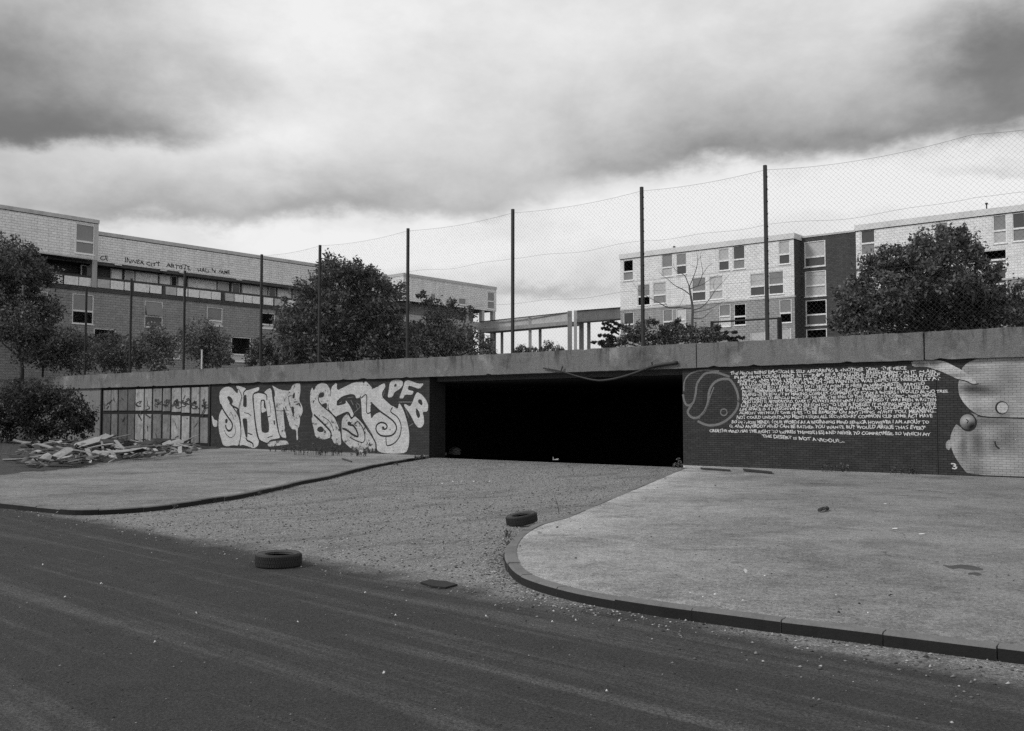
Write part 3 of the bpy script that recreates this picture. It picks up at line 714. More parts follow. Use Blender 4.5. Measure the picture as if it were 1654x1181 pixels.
paint('graffiti_sketch', strokes([([(1160, 372), (1320, 372)], 8), ([(580, 350), (610, 410)], 7), ([(620, 500), (690, 430), (650, 380)], 7), ([(640, 400), (660, 455)], 7), ([(440, 385), (470, 370)], 7), ([(540, 320), (610, 310)], 5), ([(1240, 450), (1280, 560)], 6), ([(1290, 660), (1335, 635)], 7), ([(970, 300), (990, 230)], 6)], B_), M['paint_g'])
def text_mesh(txt, x0, y0, x1, y1, hpx, mat, bold=.02, name='lettering', frame=W, parent=None, yoff=-.0170, dzb=0.0, shear=0.0, rough=True):
    """flat lettering on a plane from pixel-space ends (baseline)"""
    cu = bpy.data.curves.new('t', 'FONT'); cu.body = txt; cu.offset = bold; cu.size = 1; cu.resolution_u = 2; cu.shear = shear
    tmp = bpy.data.objects.new('t', cu); col.objects.link(tmp)
    bpy.context.view_layer.update()
    me = bpy.data.meshes.new_from_object(tmp.evaluated_get(bpy.context.evaluated_depsgraph_get()))
    bpy.data.objects.remove(tmp); bpy.data.curves.remove(cu)
    n = len(me.vertices); co = np.zeros(n * 3, np.float32); me.vertices.foreach_get('co', co); co = co.reshape(-1, 3)
    xm, xM = co[:, 0].min(), co[:, 0].max()
    a0, z0 = frame.loc(x0, y0, yoff); a1, z1 = frame.loc(x1, y1, yoff)
    hh = abs(frame.loc((x0 + x1) / 2, (y0 + y1) / 2 - hpx, yoff)[1] - frame.loc((x0 + x1) / 2, (y0 + y1) / 2, yoff)[1])
    u = (co[:, 0] - xm) / (xM - xm)
    wob = .02 * hh * np.sin(u * 40)
    if rough:
        hr = np.random.default_rng(len(txt) * 7 + int(y0 * 10)); nc = len(txt) + 2
        ky = hr.normal(0, .10, nc); kx = hr.normal(0, .20, nc); kh = 1 + hr.normal(0, .14, nc); ci = np.clip((u * len(txt)).astype(int), 0, nc - 1)
        h0 = co[:, 1] * kh[ci] + ky[ci] * .7; u = u + kx[ci] * (co[:, 1] - .35) / (xM - xm); co[:, 1] = h0
    out = np.stack([a0 + (a1 - a0) * u, np.full(n, yoff), z0 + (z1 - z0) * u + co[:, 1] / .70 * hh + wob - dzb], 1)
    me.vertices.foreach_set('co', out.astype(np.float32).reshape(-1)); me.materials.clear(); me.materials.append(mat); me.update()
    return link(name, me, parent if parent else wall)
TXT = [
 ('THE NEON BEING EMOTIONAL SELF ABSORBING & ANOTHER TRIAL. THE PIECE', 1180, 605.5, 1464, 597),
 ('IN MY OWN TOUGH MIND AS IT TRAPS BE A BEAUTIFUL RESENTMENT IN IT. CLAIM', 1186, 612, 1512, 602.5),
 ('ENDING AND WILL I NEVER MAKE A SINGLE NEEDLE SUCH IS LIFE I FIND MYSELF', 1192, 618, 1518, 608),
 ('FAR LOOKING AND I SPRAY AS MUCH THIS PAINTING WAS DEPICTED NEEDFULLY AT', 1195, 623.5, 1518, 614),
 ('A RELIGIOUS BUT I AND BEGIN OF IT WITH POINT IS HERE IN MANCHESTER PAINTED', 1197, 628.5, 1494, 622.5),
 ('MUST REMEMBER MY ENDLESS MEMORIES ARE THE LAST EVIDENT IF MYSELF I USE SO', 1199, 634, 1501, 628.5),
 ('BEHIND US IN BEAUTY BY MAKING COMPLEX COMMENT OF STATE RANGERS I WOULD BE NO TREE', 1199, 640, 1531, 634.5),
 ('FAR ENOUGH TO BEHOLD MOST OF THE MEN THE END OF THIS AMERICAN COMIC - NEED IMAGE', 1199, 646, 1512, 641),
 ('AND LIGHT IS AFTERWORD, DARK IT ALWAYS MAKE MAN I DISCOVERED IT WAS BEEN WRITTEN', 1199, 651.5, 1512, 647.5),
 ('LIKE LOCAL AND WOULD AND SEASON DO TO LINE & FORGET IT MAKING MORE OF THESE', 1197, 657.5, 1512, 654.5),
 ('LIFE SPACE IS A PERSON WHO IS THE FAT BEING IS PHYSICAL TO EXCEPT IN VOLATILE', 1195, 663.5, 1512, 660.5),
 ('ALMOST WITHOUT ONE LIVES TO BE REASON ON ANYTHING WANT YOU. MEANING..', 1194, 669.5, 1512, 667),
 ('NOT COULD UNDERSTAND MEDITATION ALL SECONDARY COMMON CLIP SOME ACT HAVE', 1190, 676.5, 1506, 674),
 ('BOTH THOSE MINDS YOUR WORDS AS A BEGINNING MIND SENECA HOWEVER I AM ABOUT TO', 1182, 684, 1501, 684.5),
 ('O, AND ANYBODY MIND CAN BE RATHER YOU WANTS, BUT WOULD ARGUE THAT EVERY', 1178, 690.5, 1495, 693.5),
 ('CREATIVE MIND HAS THE RIGHT TO EXPRESS THEMSELVES] AND NEVER TO COMPROMISE, SO WHICH MY', 1146, 698, 1503, 704),
 ('THE DESERT IS NOT A VICIOUS....', 1231, 706.5, 1364, 715.5)]
for i, (t_, x0, y0, x1, y1) in enumerate(TXT):
    text_mesh(t_, x0, y0, x1, y1, 4.9, M['paint_t'], .026, 'lettering_line')
text_mesh('3', 1537, 756.5, 1545.5, 757, 9, M['paint_t'], .02, 'painted_number')
# curled chalk outline at the corner of the opening
C_ = zA(4.722, 1090, 530)
paint('curl_outline', strokes([([(65, 505), (75, 560), (100, 590), (140, 570), (160, 500), (170, 430), (200, 380), (240, 345), (320, 340), (420, 372)], 12),
  ([(130, 585), (100, 640), (130, 680), (180, 680), (230, 630), (255, 560), (262, 490), (290, 430), (340, 395), (410, 390), (450, 430), (480, 500), (485, 580), (460, 640), (400, 700), (330, 735), (250, 740), (175, 710)], 13),
  ([(375 + 25 * math.cos(a * math.pi / 8), 642 + 25 * math.sin(a * math.pi / 8)) for a in range(17)], 7),
  ([(70, 480), (75, 410), (110, 355), (180, 327), (260, 322), (340, 330)], 8), ([(185, 690), (245, 610), (272, 520), (300, 450)], 6)], C_), M['paint_g'])
# big pale airbrushed figure at the end of the wall
D_ = zA(5.369, 1460, 560)
def wb(x, y, rx, ry, amp):
    a, z = wl([(x, y)], D_)[0]; s_ = scale_at(D_, (x, y)); return (a, z, rx * s_ * 1.3, ry * s_ * 1.05, amp * (1.3 if amp < 0 else 1.1) if amp < 2 else amp)
M['fig_head'] = brick_paint('airbrushed_grey_figure', .35, wear=.05, vary=.1, joint=.7, blobs=[wb(600, 365, 110, 45, -.62), wb(720, 390, 90, 40, -.35), wb(700, 470, 60, 40, .22), wb(580, 225, 60, 40, -.25), wb(860, 560, 60, 120, -.3), wb(760, 140, 90, 40, .25), wb(500, 420, 30, 70, .35), wb(540, 500, 40, 50, .3), wb(640, 560, 60, 30, -.2), wb(900, 300, 100, 120, -.25), wb(620, 260, 80, 40, .2), wb(850, 470, 80, 60, .2)])
M['fig_body'] = brick_paint('airbrushed_grey_body', .29, wear=.05, vary=.1, joint=.7, blobs=[wb(640, 830, 45, 140, -.45), wb(520, 850, 26, 120, -.4), wb(700, 740, 60, 60, .3), wb(740, 650, 140, 35, -.4), wb(480, 790, 30, 50, .3), wb(560, 850, 25, 50, .25), wb(790, 860, 30, 60, -.3), wb(620, 1060, 60, 60, -.3), wb(900, 800, 80, 120, -.3), wb(700, 1000, 120, 60, .25), wb(420, 860, 30, 90, .3), wb(900, 1000, 90, 70, .2)])
M['fig_arm'] = brick_paint('airbrushed_pale_arm', .46, wear=.05, vary=.1, joint=.7, blobs=[wb(150, 160, 60, 25, -.45), wb(260, 150, 30, 40, -.3), wb(440, 250, 120, 18, -.35), wb(420, 170, 90, 20, .2)])
M['fig_ball'] = brick_paint('airbrushed_dark_ball', .16, wear=.0, vary=.1, blobs=[wb(545, 640, 40, 40, 2.4), wb(600, 700, 60, 60, -.8)])
paint('painted_figure', [[smooth_ring(wl([(500, 190), (550, 140), (640, 105), (760, 85), (860, 80), (1250, 90), (1280, 628), (800, 612), (660, 600), (580, 550), (520, 490), (480, 420), (470, 340), (480, 285), (540, 280), (520, 230)], D_), 1)]], M['fig_head'])
paint('painted_figure', [[smooth_ring(wl([(455, 670), (480, 690), (560, 735), (620, 700), (635, 640), (600, 585), (575, 568), (660, 603), (800, 615), (1290, 632), (1300, 1135), (560, 1110), (500, 1040), (440, 950), (410, 870), (400, 800), (420, 730)], D_), 1)]], M['fig_body'])
paint('painted_figure', [[smooth_ring(wl([(65, 125), (190, 120), (285, 115), (360, 130), (430, 165), (500, 200), (560, 245), (640, 315), (600, 328), (540, 298), (470, 283), (380, 240), (300, 205), (190, 172), (75, 175)], D_), 1)]], M['fig_arm'], 1)
paint('painted_figure', [[smooth_ring(wl([(365, 830), (400, 800), (412, 870), (390, 900), (365, 880)], D_), 1)]], M['fig_body'])
circ = lambda x, y, r_: [(x + r_ * math.cos(a * math.pi / 12), y + r_ * math.sin(a * math.pi / 12)) for a in range(24)]
paint('painted_ball', [[wl(circ(560, 660, 76), D_)]], M['paint_k'], 1)
paint('painted_ball', [[wl(circ(553, 652, 66), D_)]], M['fig_ball'], 2)
paint('painted_ball', [[wl(circ(850, 530, 58), D_)]], M['paint_k'], 1)
paint('painted_ball', [[wl(circ(856, 530, 48), D_)]], M['fig_arm'], 2)
paint('painted_crease', strokes([([(640, 600), (740, 613), (860, 616), (1100, 624)], 8), ([(470, 285), (540, 300), (600, 328), (650, 322)], 6), ([(790, 820), (800, 860), (830, 885)], 9), ([(540, 630), (560, 645), (548, 665)], 6)], D_), M['paint_k'], 3)

S_ = zA(5.169, 40, 580); gs = random.Random(9); sc_ = []
for x0, k_ in ((960, 1), (1110, 2), (1187, 2), (1268, 3), (1348, 3), (1428, 3), (1502, 3), (690, 1), (1035, 1)):
    for q in range(k_ * 2):
        cx, cy = x0 + gs.uniform(-22, 22), 372 + gs.uniform(-22, 34); sc_.append(([(cx + gs.uniform(-24, 24), cy + gs.uniform(-24, 24)) for _ in range(4)], gs.uniform(4, 8)))
for q in range(26):
    x0 = gs.choice([689, 750, 825, 893, 960, 1033, 1110, 1187, 1268, 1348, 1428, 1502]); y0 = gs.uniform(300, 660); sc_.append(([(x0 + gs.uniform(-22, 22), y0), (x0 + gs.uniform(-22, 22), y0 + gs.uniform(5, 60))], gs.uniform(3, 9)))
paint('board_scribble', strokes(sc_, S_), M['scrawl'], 26)

# ------------------------------------------------------------------ fence on the wall
fence = W.root('fence'); tag(fence, 'tall fence of dark steel posts and sagging diamond netting on top of the wall', 'fence')
PO = .3
posts = [(72, 478, 606), (140, 465, 603), (212.5, 450, 601), (299, 437, 597), (423, 411, 590), (517, 396, 585), (659, 369, 581), (828, 338, 574), (1037, 302, 558), (1236, 267, 550)]
pa = []
for (px, yt, yb) in posts:
    a, zt = W.loc(px, yt, PO); pa.append((a, zt))
    tl_ = rnd.uniform(-.02, .02)
    mb = MB(); h = .055
    vs = []
    for (z_, q) in ((ZTOP - .25, 0), (zt, tl_)):
        vs += [(a - h + q, PO - h, z_), (a + h + q, PO - h, z_), (a + h + q, PO + h, z_), (a - h + q, PO + h, z_)]
    mb.add(vs, [(0, 3, 2, 1), (4, 5, 6, 7), (0, 1, 5, 4), (1, 2, 6, 5), (2, 3, 7, 6), (3, 0, 4, 7)])
    z_ = ZTOP + .5
    while z_ < zt - .1:
        mb.box(a + h, a + h + .03, PO - .012, PO + .012, z_, z_ + .05); z_ += .45
    mb.build('post', M['steel'], fence)
ZF = float(np.median([p[1] for p in pa]))
aR = 13.0
knots = [pa[0][0] - 10] + [p[0] for p in pa] + [-.6, 4.5, aR]
def top_z(a):
    for i in range(len(knots) - 1):
        if knots[i] <= a <= knots[i + 1]:
            w_ = knots[i + 1] - knots[i]; u = (a - knots[i]) / w_
            return ZF - .05 - .022 * w_ * 4 * u * (1 - u) * (1.5 if i >= len(posts) else 1)
    return ZF
tw = [(a, PO, top_z(a)) for a in np.arange(knots[0], aR, .35)]
MB().tube(tw, .0045, 4).build('top_wire', M['wire'], fence)
for zf in (.36, .68):
    MB().tube([(a, PO + .01, ZTOP + (top_z(a) - ZTOP) * zf + .04 * math.sin(a * 1.7)) for a in np.arange(knots[0], aR, .35)], .0045, 3).build('line_wire', M['wire'], fence)
net = MB(); cell = .17; hN = ZF - ZTOP
def strip(p, q, w_=.0017):
    d = (Vector(q) - Vector(p)).normalized(); s_ = d.cross(Vector((0, 1, 0))) * w_; y_ = Vector((0, w_, 0))
    p, q = Vector(p), Vector(q)
    net.add([p - s_, p + s_, p - y_, q - s_, q + s_, q - y_], [(0, 3, 5, 2), (2, 5, 4, 1), (1, 4, 3, 0)])
x = knots[0] - hN
while x < aR:
    for sgn in (1, -1):
        last = None
        for q in range(9):
            zf = q / 8; a = x + zf * hN if sgn > 0 else x + hN - zf * hN
            if a < knots[0] or a > aR: last = None; continue
            z_ = ZTOP + zf * (top_z(a) - ZTOP); y_ = PO + .06 * math.sin(a * 1.1) * math.sin(zf * math.pi)
            if last: strip(last, (a, y_, z_))
            last = (a, y_, z_)
    x += cell
tag(net.build('netting', M['wire'], fence), kind='stuff')

# ------------------------------------------------------------------ buildings
def grid_wall(fr, a0, a1, z0, z1, holes, y, mat, name, root, depth=.14):
    """front face with real openings and reveals"""
    xs = sorted(set([a0, a1] + [h for q in holes for h in (q[0], q[1])])); zs = sorted(set([z0, z1] + [h for q in holes for h in (q[2], q[3])]))
    xs = [x for x in xs if a0 <= x <= a1]; zs = [z for z in zs if z0 <= z <= z1]
    mb = MB(fr.base)
    for i in range(len(xs) - 1):
        for j in range(len(zs) - 1):
            cx, cz = (xs[i] + xs[i + 1]) / 2, (zs[j] + zs[j + 1]) / 2
            if any(q[0] < cx < q[1] and q[2] < cz < q[3] for q in holes): continue
            mb.quad((xs[i], y, zs[j]), (xs[i + 1], y, zs[j]), (xs[i + 1], y, zs[j + 1]), (xs[i], y, zs[j + 1]))
    for q in holes:
        p0, p1, r0, r1 = max(q[0], a0), min(q[1], a1), max(q[2], z0), min(q[3], z1); yd = y + depth
        if p1 - p0 < .02 or r1 - r0 < .02: continue
        mb.quad((p0, y, r0), (p0, yd, r0), (p1, yd, r0), (p1, y, r0)); mb.quad((p0, y, r1), (p1, y, r1), (p1, yd, r1), (p0, yd, r1))
        mb.quad((p0, y, r0), (p0, y, r1), (p0, yd, r1), (p0, yd, r0)); mb.quad((p1, y, r0), (p1, yd, r0), (p1, yd, r1), (p1, y, r1))
    return mb.build(name, mat, root)
def window(fr, hole, split, y, root, up='glass_mid', lo='glass_dark', fw=.07, sill=True, frame='white', tilt=False):
    """frame with a transom, an upper and a lower pane; 'void' is a broken-out light with the room behind"""
    a0, a1, z0, z1 = hole; b = fr.base
    f = MB(b); yf0, yf1 = y + .03, y + .11
    f.box(a0, a0 + fw, yf0, yf1, z0, z1); f.box(a1 - fw, a1, yf0, yf1, z0, z1)
    f.box(a0 + fw, a1 - fw, yf0 + .002, yf1, z1 - fw, z1); f.box(a0 + fw, a1 - fw, yf0 + .002, yf1, z0, z0 + fw)
    if split: f.box(a0 + fw, a1 - fw, yf0 - .02, yf1, split - .07, split + .07)
    if sill: f.box(a0 - .05, a1 + .05, y - .06, y + .02, z0 - .07, z0 - .004)
    w = f.build('window', M[frame], root)
    def pane(z_0, z_1, m_):
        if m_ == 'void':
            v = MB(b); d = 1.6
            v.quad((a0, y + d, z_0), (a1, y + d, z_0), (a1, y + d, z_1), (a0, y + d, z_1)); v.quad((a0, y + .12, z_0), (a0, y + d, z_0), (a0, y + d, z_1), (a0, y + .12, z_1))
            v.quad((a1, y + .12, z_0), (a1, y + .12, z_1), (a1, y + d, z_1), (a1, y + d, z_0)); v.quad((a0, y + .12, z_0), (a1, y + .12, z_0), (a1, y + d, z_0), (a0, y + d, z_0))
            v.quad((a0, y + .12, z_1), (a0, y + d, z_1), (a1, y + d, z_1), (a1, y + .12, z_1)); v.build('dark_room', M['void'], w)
        else:
            v = MB(b); t_ = rnd.uniform(-.008, .008); tt = -.3 if tilt and z_1 > z1 - .2 else 0
            v.add([(a0 + fw, y + .085 + t_ + tt, z_0), (a1 - fw, y + .085 - t_ + tt, z_0), (a1 - fw, y + .085 - t_, z_1), (a0 + fw, y + .085 + t_, z_1)], [(0, 1, 2, 3)])
            v.build('board' if m_ in ('board_pale', 'offwhite') else 'pane', M[m_], w)
    if split: pane(split + .07, z1 - fw, up); pane(z0 + fw, split - .07, lo)
    else: pane(z0 + fw, z1 - fw, up)
    return w
def px_hole(fr, conv, x0, x1, y0, y1, y=0.0):
    (p, q) = conv([((x0 + x1) / 2, y0)])[0]; a0 = fr.loc(*conv([(x0, (y0 + y1) / 2)])[0], y)[0]; a1 = fr.loc(*conv([(x1, (y0 + y1) / 2)])[0], y)[0]
    z1 = fr.loc(p, q, y)[1]; z0 = fr.loc(*conv([((x0 + x1) / 2, y1)])[0], y)[1]
    return (a0, a1, z0, z1)

# --- white block of flats, right
rb = RB.root('apartment_block'); tag(rb, 'white clad block of flats with paired windows and dark brick stairwell beside the tree', 'building')
E_ = zA(5.513, 1000, 360); H_ = zA(3.28, 1260, 200)
aR0 = RB.a_at(1003); aR1 = RB.loc(1283, 450)[0]; zRoof = RB.loc(1003, 411)[1]
zBand = RB.loc(1003, 360 + 770 / 5.513)[1]; base = 3.9
rows = [  # x0 x1 top split bottom up lo (zoomed pixels)
 (36, 126, 330, 434, 514, 'void', 'glass_mid'), (378, 476, 280, 397, 478, 'glass_mid', 'glass_pale'), (509, 600, 270, 379, 460, 'glass_mid', 'glass_dark'),
 (885, 980, 228, 338, 424, 'glass_pale', 'glass_dark'), (1015, 1120, 203, 325, 411, 'glass_dark', 'glass_mid'), (1420, 1520, 160, 280, 368, 'glass_pale', 'glass_dark'),
 (163, 275, 547, 655, 736, 'glass_mid', 'void'), (300, 420, 530, 643, 720, 'glass_pale', 'glass_mid'), (648, 772, 486, 612, 696, 'glass_mid', 'glass_dark'),
 (800, 925, 474, 600, 682, 'offwhite', 'glass_pale'), (1165, 1297, 450, 566, 650, 'glass_pale', 'glass_dark'), (1330, 1465, 430, 550, 636, 'glass_mid', 'glass_dark'),
 (38, 130, 796, 905, 985, 'glass_dark', 'glass_mid'), (390, 476, 770, 880, 960, 'glass_mid', 'glass_dark'), (505, 595, 762, 865, 945, 'board_pale', 'board_pale'),
 (890, 992, 726, 832, 925, 'glass_mid', 'board_pale'), (1020, 1130, 720, 834, 912, 'void', 'void'), (1427, 1536, 680, 803, 890, 'glass_mid', 'void'),
 (1165, 1300, 965, 1070, 1150, 'brick', 'brick'), (1440, 1530, 935, 1050, 1130, 'glass_pale', 'glass_mid')]
holes = []
for (x0, x1, t_, s_, b_, u, l_) in rows:
    h = px_hole(RB, E_, x0, x1, t_, b_); sp = RB.loc(*E_([((x0 + x1) / 2, s_)])[0])[1]; holes.append((h, sp, u, l_))
hh = [h for h, *_ in holes]
grid_wall(RB, aR0, aR1, zBand, zRoof - .5, [h for h in hh if h[3] > zBand], 0, M['clad'], 'cladding', rb)
grid_wall(RB, aR0, aR1, base, zBand - .16, [h for h in hh if h[2] < zBand - .1], 0, M['brick_far'], 'lower_wall', rb)
for h, sp, u, l_ in holes:
    if u == 'brick': window(RB, h, sp, 0, rb, 'glass_pale', 'glass_pale', .05)
    else: window(RB, h, sp, 0, rb, u, l_)
MB(base).box(aR0 - .02, aR1 + .02, -.05, .3, zBand - .158, zBand - .002).build('string_course', M['offwhite'], rb)
zrow = RB.loc(1110, 360 + 470 / 5.513)[1]
MB(base).box(aR0, aR1, -.012, .1, zrow - .05, zrow).build('floor_strip', M['offwhite'], rb)
MB(base).box(aR0 - .08, aR1 + .08, -.1, 12, zRoof - .5, zRoof).build('coping', M['coping'], rb)
MB(base).box(aR0 - .02, aR1 + .02, -.02, 11.9, zRoof - .56, zRoof - .502).build('coping_shadow_strip', M['brick_dark'], rb)  # solid dark strip painted in as the shadow line under the coping
MB(base).quad((aR0, 0, base), (aR0, 0, zRoof - .5), (aR0, 12, zRoof - .5), (aR0, 12, base)).build('side_wall', M['clad'], rb)
# recess depth from the visible return
lo_, hi_ = 0.0, 12.0
for _ in range(40):
    mid = (lo_ + hi_) / 2
    if RB.a_at(1297.5, mid) < aR1: lo_ = mid      # further back, the return edge lies further right in the picture
    else: hi_ = mid
cand = [(abs(RB.a_at(1297.5, y_) - aR1), y_) for y_ in np.arange(.2, 12, .02)]
YR = min(cand)[1]
MB(base).quad((aR1, 0, base), (aR1, YR, base), (aR1, YR, zRoof - .5), (aR1, 0, zRoof - .5)).build('return_wall', M['brick_dark'], rb)
aRc1 = RB.a_at(1387.0, 0.0); aRc1b = aRc1
zRec = RB.loc(1340, 379.5, YR)[1]
holes = []
for (x0, x1, t_, s_, b_, u, l_) in [(128, 240, 620, 705, 757, 'glass_pale', 'glass_dark'), (131, 244, 778, 857, 914, 'glass_pale', 'glass_pale'), (135, 247, 932, 1011, 1067, 'void', 'glass_dark'), (138, 249, 1086, 1165, 1221, 'void', 'glass_dark')]:
    h = px_hole(RB, H_, x0, x1, t_, b_, YR); sp = RB.loc(*H_([((x0 + x1) / 2, s_)])[0], YR)[1]; holes.append((h, sp, u, l_))
grid_wall(RB, aR1, aRc1 + 2.0, base, zRec, [h for h, *_ in holes], YR, M['brick_dark'], 'stairwell_wall', rb)
for h, sp, u, l_ in holes: window(RB, h, sp, YR, rb, u, l_, .09, True)
MB(base).box(aR1 + .09, aRc1 - .09, YR - .06, 12, zRec, zRec + .16).build('stairwell_coping', M['coping_left'], rb)
# second wing to the right of the stairwell
aR2 = 34 + aRc1
rows = [(428, 503, 562, 633, 694, 'glass_dark', 'glass_mid'), (820, 890, 522, 600, 660, 'glass_mid', 'glass_dark'), (1128, 1200, 482, 566, 634, 'glass_mid', 'glass_pale'), (1230, 1300, 470, 554, 622, 'glass_dark', 'glass_mid'), (1062, 1200, 668, 722, 742, 'void', 'glass_dark'),
        (540, 660, 720, 800, 860, 'glass_mid', 'glass_dark'), (1080, 1200, 770, 850, 905, 'glass_dark', 'void')]
holes = []
for (x0, x1, t_, s_, b_, u, l_) in rows:
    h = px_hole(RB, H_, x0, x1, t_, b_); sp = RB.loc(*H_([((x0 + x1) / 2, s_)])[0])[1]; holes.append((h, sp, u, l_))
hh = [h for h, *_ in holes]
grid_wall(RB, aRc1, aR2, zBand, zRoof - .5, [h for h in hh if h[3] > zBand], 0, M['clad'], 'cladding', rb)
grid_wall(RB, aRc1, aR2, base, zBand - .16, [h for h in hh if h[2] < zBand - .1], 0, M['brick_far'], 'lower_wall', rb)
for h, sp, u, l_ in holes: window(RB, h, sp, 0, rb, u, l_)
MB(base).box(aRc1 - .02, aR2, -.05, .3, zBand - .158, zBand - .002).build('string_course', M['offwhite'], rb)
MB(base).box(aRc1 - .08, aR2, -.1, 12, zRoof - .5, zRoof).build('coping', M['coping'], rb)
MB(base).box(aRc1 - .02, aR2, -.02, 11.9, zRoof - .56, zRoof - .502).build('coping_shadow_strip', M['brick_dark'], rb)  # same painted shadow strip on the second wing
MB(base).quad((aRc1, 0, base), (aRc1, 0, zRoof - .5), (aRc1, YR, zRoof - .5), (aRc1, YR, base)).build('return_wall', M['brick_far'], rb)
MB(base).quad((aR2, 0, base), (aR2, 12, base), (aR2, 12, zRoof - .5), (aR2, 0, zRoof - .5)).build('side_wall', M['clad'], rb)
MB(base).quad((aR0, 12, base), (aR0, 12, zRoof - .5), (aR2, 12, zRoof - .5), (aR2, 12, base)).build('rear_wall', M['brick_far'], rb)
for (px, h_) in ((1084, .25), (1592, .8)):
    a = RB.loc(px, 400)[0]; MB(base).tube([(a, .6, zRoof), (a, .6, zRoof + h_ * .6)], .05, 6).box(a - .09, a + .09, .5, .68, zRoof + h_ * .6, zRoof + h_ * .6 + .12).build('roof_vent', M['steel'], rb)

# --- deck access block, left
lb = LB.root('apartment_block'); tag(lb, 'long grey deck access block of flats with painted slogan under its roof', 'building')
I_ = zA(3.936, 40, 320); J_ = zA(3.936, 420, 360)
def LZ(conv, x, y, yo=0.0): return LB.loc(*conv([(x, y)])[0], yo)
aL0 = LB.a_at(-260); aM = LZ(I_, 468, 300)[0]
zTop = LZ(I_, 700, 246)[1]; zCl = LZ(I_, 700, 432)[1]; zDeckT = LZ(I_, 700, 538)[1]; zDeckB = LZ(I_, 700, 596)[1]; zSlab = zDeckB - .34
# far wing projects: find its offset from the visible return (590/3.936 .. )
pxc0, pxc1 = 420 + 790 / 3.936, 420 + 908 / 3.936
YF = -2.6
aF0 = LB.a_at(pxc1, YF); aF1_ = LB.a_at(801.5, YF)
zFT = LB.loc(pxc1, 360 + 318 / 3.936, YF)[1]; zFB = LB.loc(pxc1, 360 + 492 / 3.936, YF)[1]
# upper cladding of the main run
MB(base).quad((aM - 3, 0, zCl), (aF0, 0, zCl), (aF0, 0, zTop - .3), (aM - 3, 0, zTop - .3)).build('cladding', M['clad_left'], lb)
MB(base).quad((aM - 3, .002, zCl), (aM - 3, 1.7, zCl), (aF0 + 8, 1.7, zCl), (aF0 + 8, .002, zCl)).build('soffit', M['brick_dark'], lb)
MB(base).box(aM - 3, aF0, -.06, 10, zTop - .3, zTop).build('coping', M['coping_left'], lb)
MB(base).box(aM - 3, aF0, -.012, .2, zTop - .36, zTop - .302).build('coping_shadow_strip', M['brick_dark'], lb)  # dark strip stands in for the coping's shadow
MB(base).box(aL0, aF0 + 8, -.02, .16, zCl - .30, zCl - .004).build('soffit_shadow_band', M['brick_dark'], lb)  # dark band added as the shadow under the cladding
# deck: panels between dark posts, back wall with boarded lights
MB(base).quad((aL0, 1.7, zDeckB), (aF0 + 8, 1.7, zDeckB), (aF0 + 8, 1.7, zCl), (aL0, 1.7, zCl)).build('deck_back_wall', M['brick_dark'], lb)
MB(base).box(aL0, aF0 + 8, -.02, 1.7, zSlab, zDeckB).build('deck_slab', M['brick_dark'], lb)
MB(base).box(aL0, aF0 + 8, .0, .07, zDeckT - .02, zDeckT + .16).build('handrail', M['brick_dark'], lb)
for i, (x0, x1, m_) in enumerate([(155, 240, 'offwhite'), (250, 340, 'offwhite'), (345, 430, 'offwhite'), (462, 540, 'offwhite'), (546, 628, 'offwhite'), (635, 675, 'offwhite'), (695, 790, 'offwhite'), (798, 870, 'offwhite'), (897, 965, 'offwhite'), (970, 1035, 'offwhite'), (1042, 1110, 'offwhite'), (1115, 1185, 'offwhite'), (1190, 1247, 'offwhite'), (1276, 1330, 'offwhite'), (1335, 1390, 'offwhite'), (1395, 1445, 'offwhite'), (1450, 1497, 'offwhite'), (1520, 1580, 'offwhite'), (1590, 1650, 'offwhite'), (1660, 1720, 'offwhite'), (1730, 1790, 'offwhite'), (1800, 1860, 'offwhite')]):
    a0 = LZ(I_, x0, 580)[0]; a1 = LZ(I_, x1, 580)[0]
    MB(base).box(a0, a1, .004, .06, zDeckB + .05, zDeckT - .03).build('balustrade_panel', M['panel_w'] if i % 5 != 3 else M['offwhite'], lb)
for x in (152, 683, 884, 1262, 1508):
    a0 = LZ(I_, x, 580)[0]; MB(base).box(a0 - .14, a0 + .14, -.014, .3, zDeckB, zDeckT - .021).build('balustrade_post', M['brick_dark'], lb)
MB(base).box(aM - .55, aM - .12, -.12, .3, zDeckB, zCl + .3).build('deck_pier', M['bridge_pale'], lb)
yb = 1.7
zW1 = LZ(I_, 600, 452, .9)[1]; zW0 = zDeckT - .5
for (x0, x1, m_) in [(550, 622, 'offwhite'), (640, 700, 'glass_pale'), (706, 850, 'panel_w'), (860, 930, 'offwhite'), (934, 970, 'void'), (976, 1014, 'offwhite'), (1040, 1224, 'panel_w'), (1232, 1300, 'glass_pale'), (1322, 1372, 'glass_dark'), (1385, 1500, 'offwhite'), (1518, 1546, 'glass_pale'), (1556, 1600, 'glass_dark'), (1610, 1700, 'offwhite'), (1710, 1790, 'glass_pale'), (360, 420, 'glass_dark')]:
    a0 = LZ(I_, x0, 500, .9)[0]; a1 = LZ(I_, x1, 500, .9)[0]
    f = MB(base).box(a0, a1, .98, 1.1, zW0, zW1).build('window', M['white'] if m_.startswith('glass') else M['offwhite'], lb)
    MB(base).box(a0 + .07, a1 - .07, .955, .99, zW0 + .1, zW1 - .09).build('board' if m_ in ('offwhite', 'panel_w') else 'pane', M['panel_w' if m_ == 'offwhite' else m_], f)
MB(base).box(aM - .1, aF0, 1.1, 1.22, zDeckB, zCl - .002).build('flat_front', M['brick_dark'], lb)
for (x, ) in ((590,), (1000,), (1360,), (880,)):
    a0 = LZ(I_, x, 430)[0]; MB(base).box(a0 - .3, a0 + .3, -.14, -.02, zCl - .14, zCl - .06).build('deck_lamp', M['white'], lb)
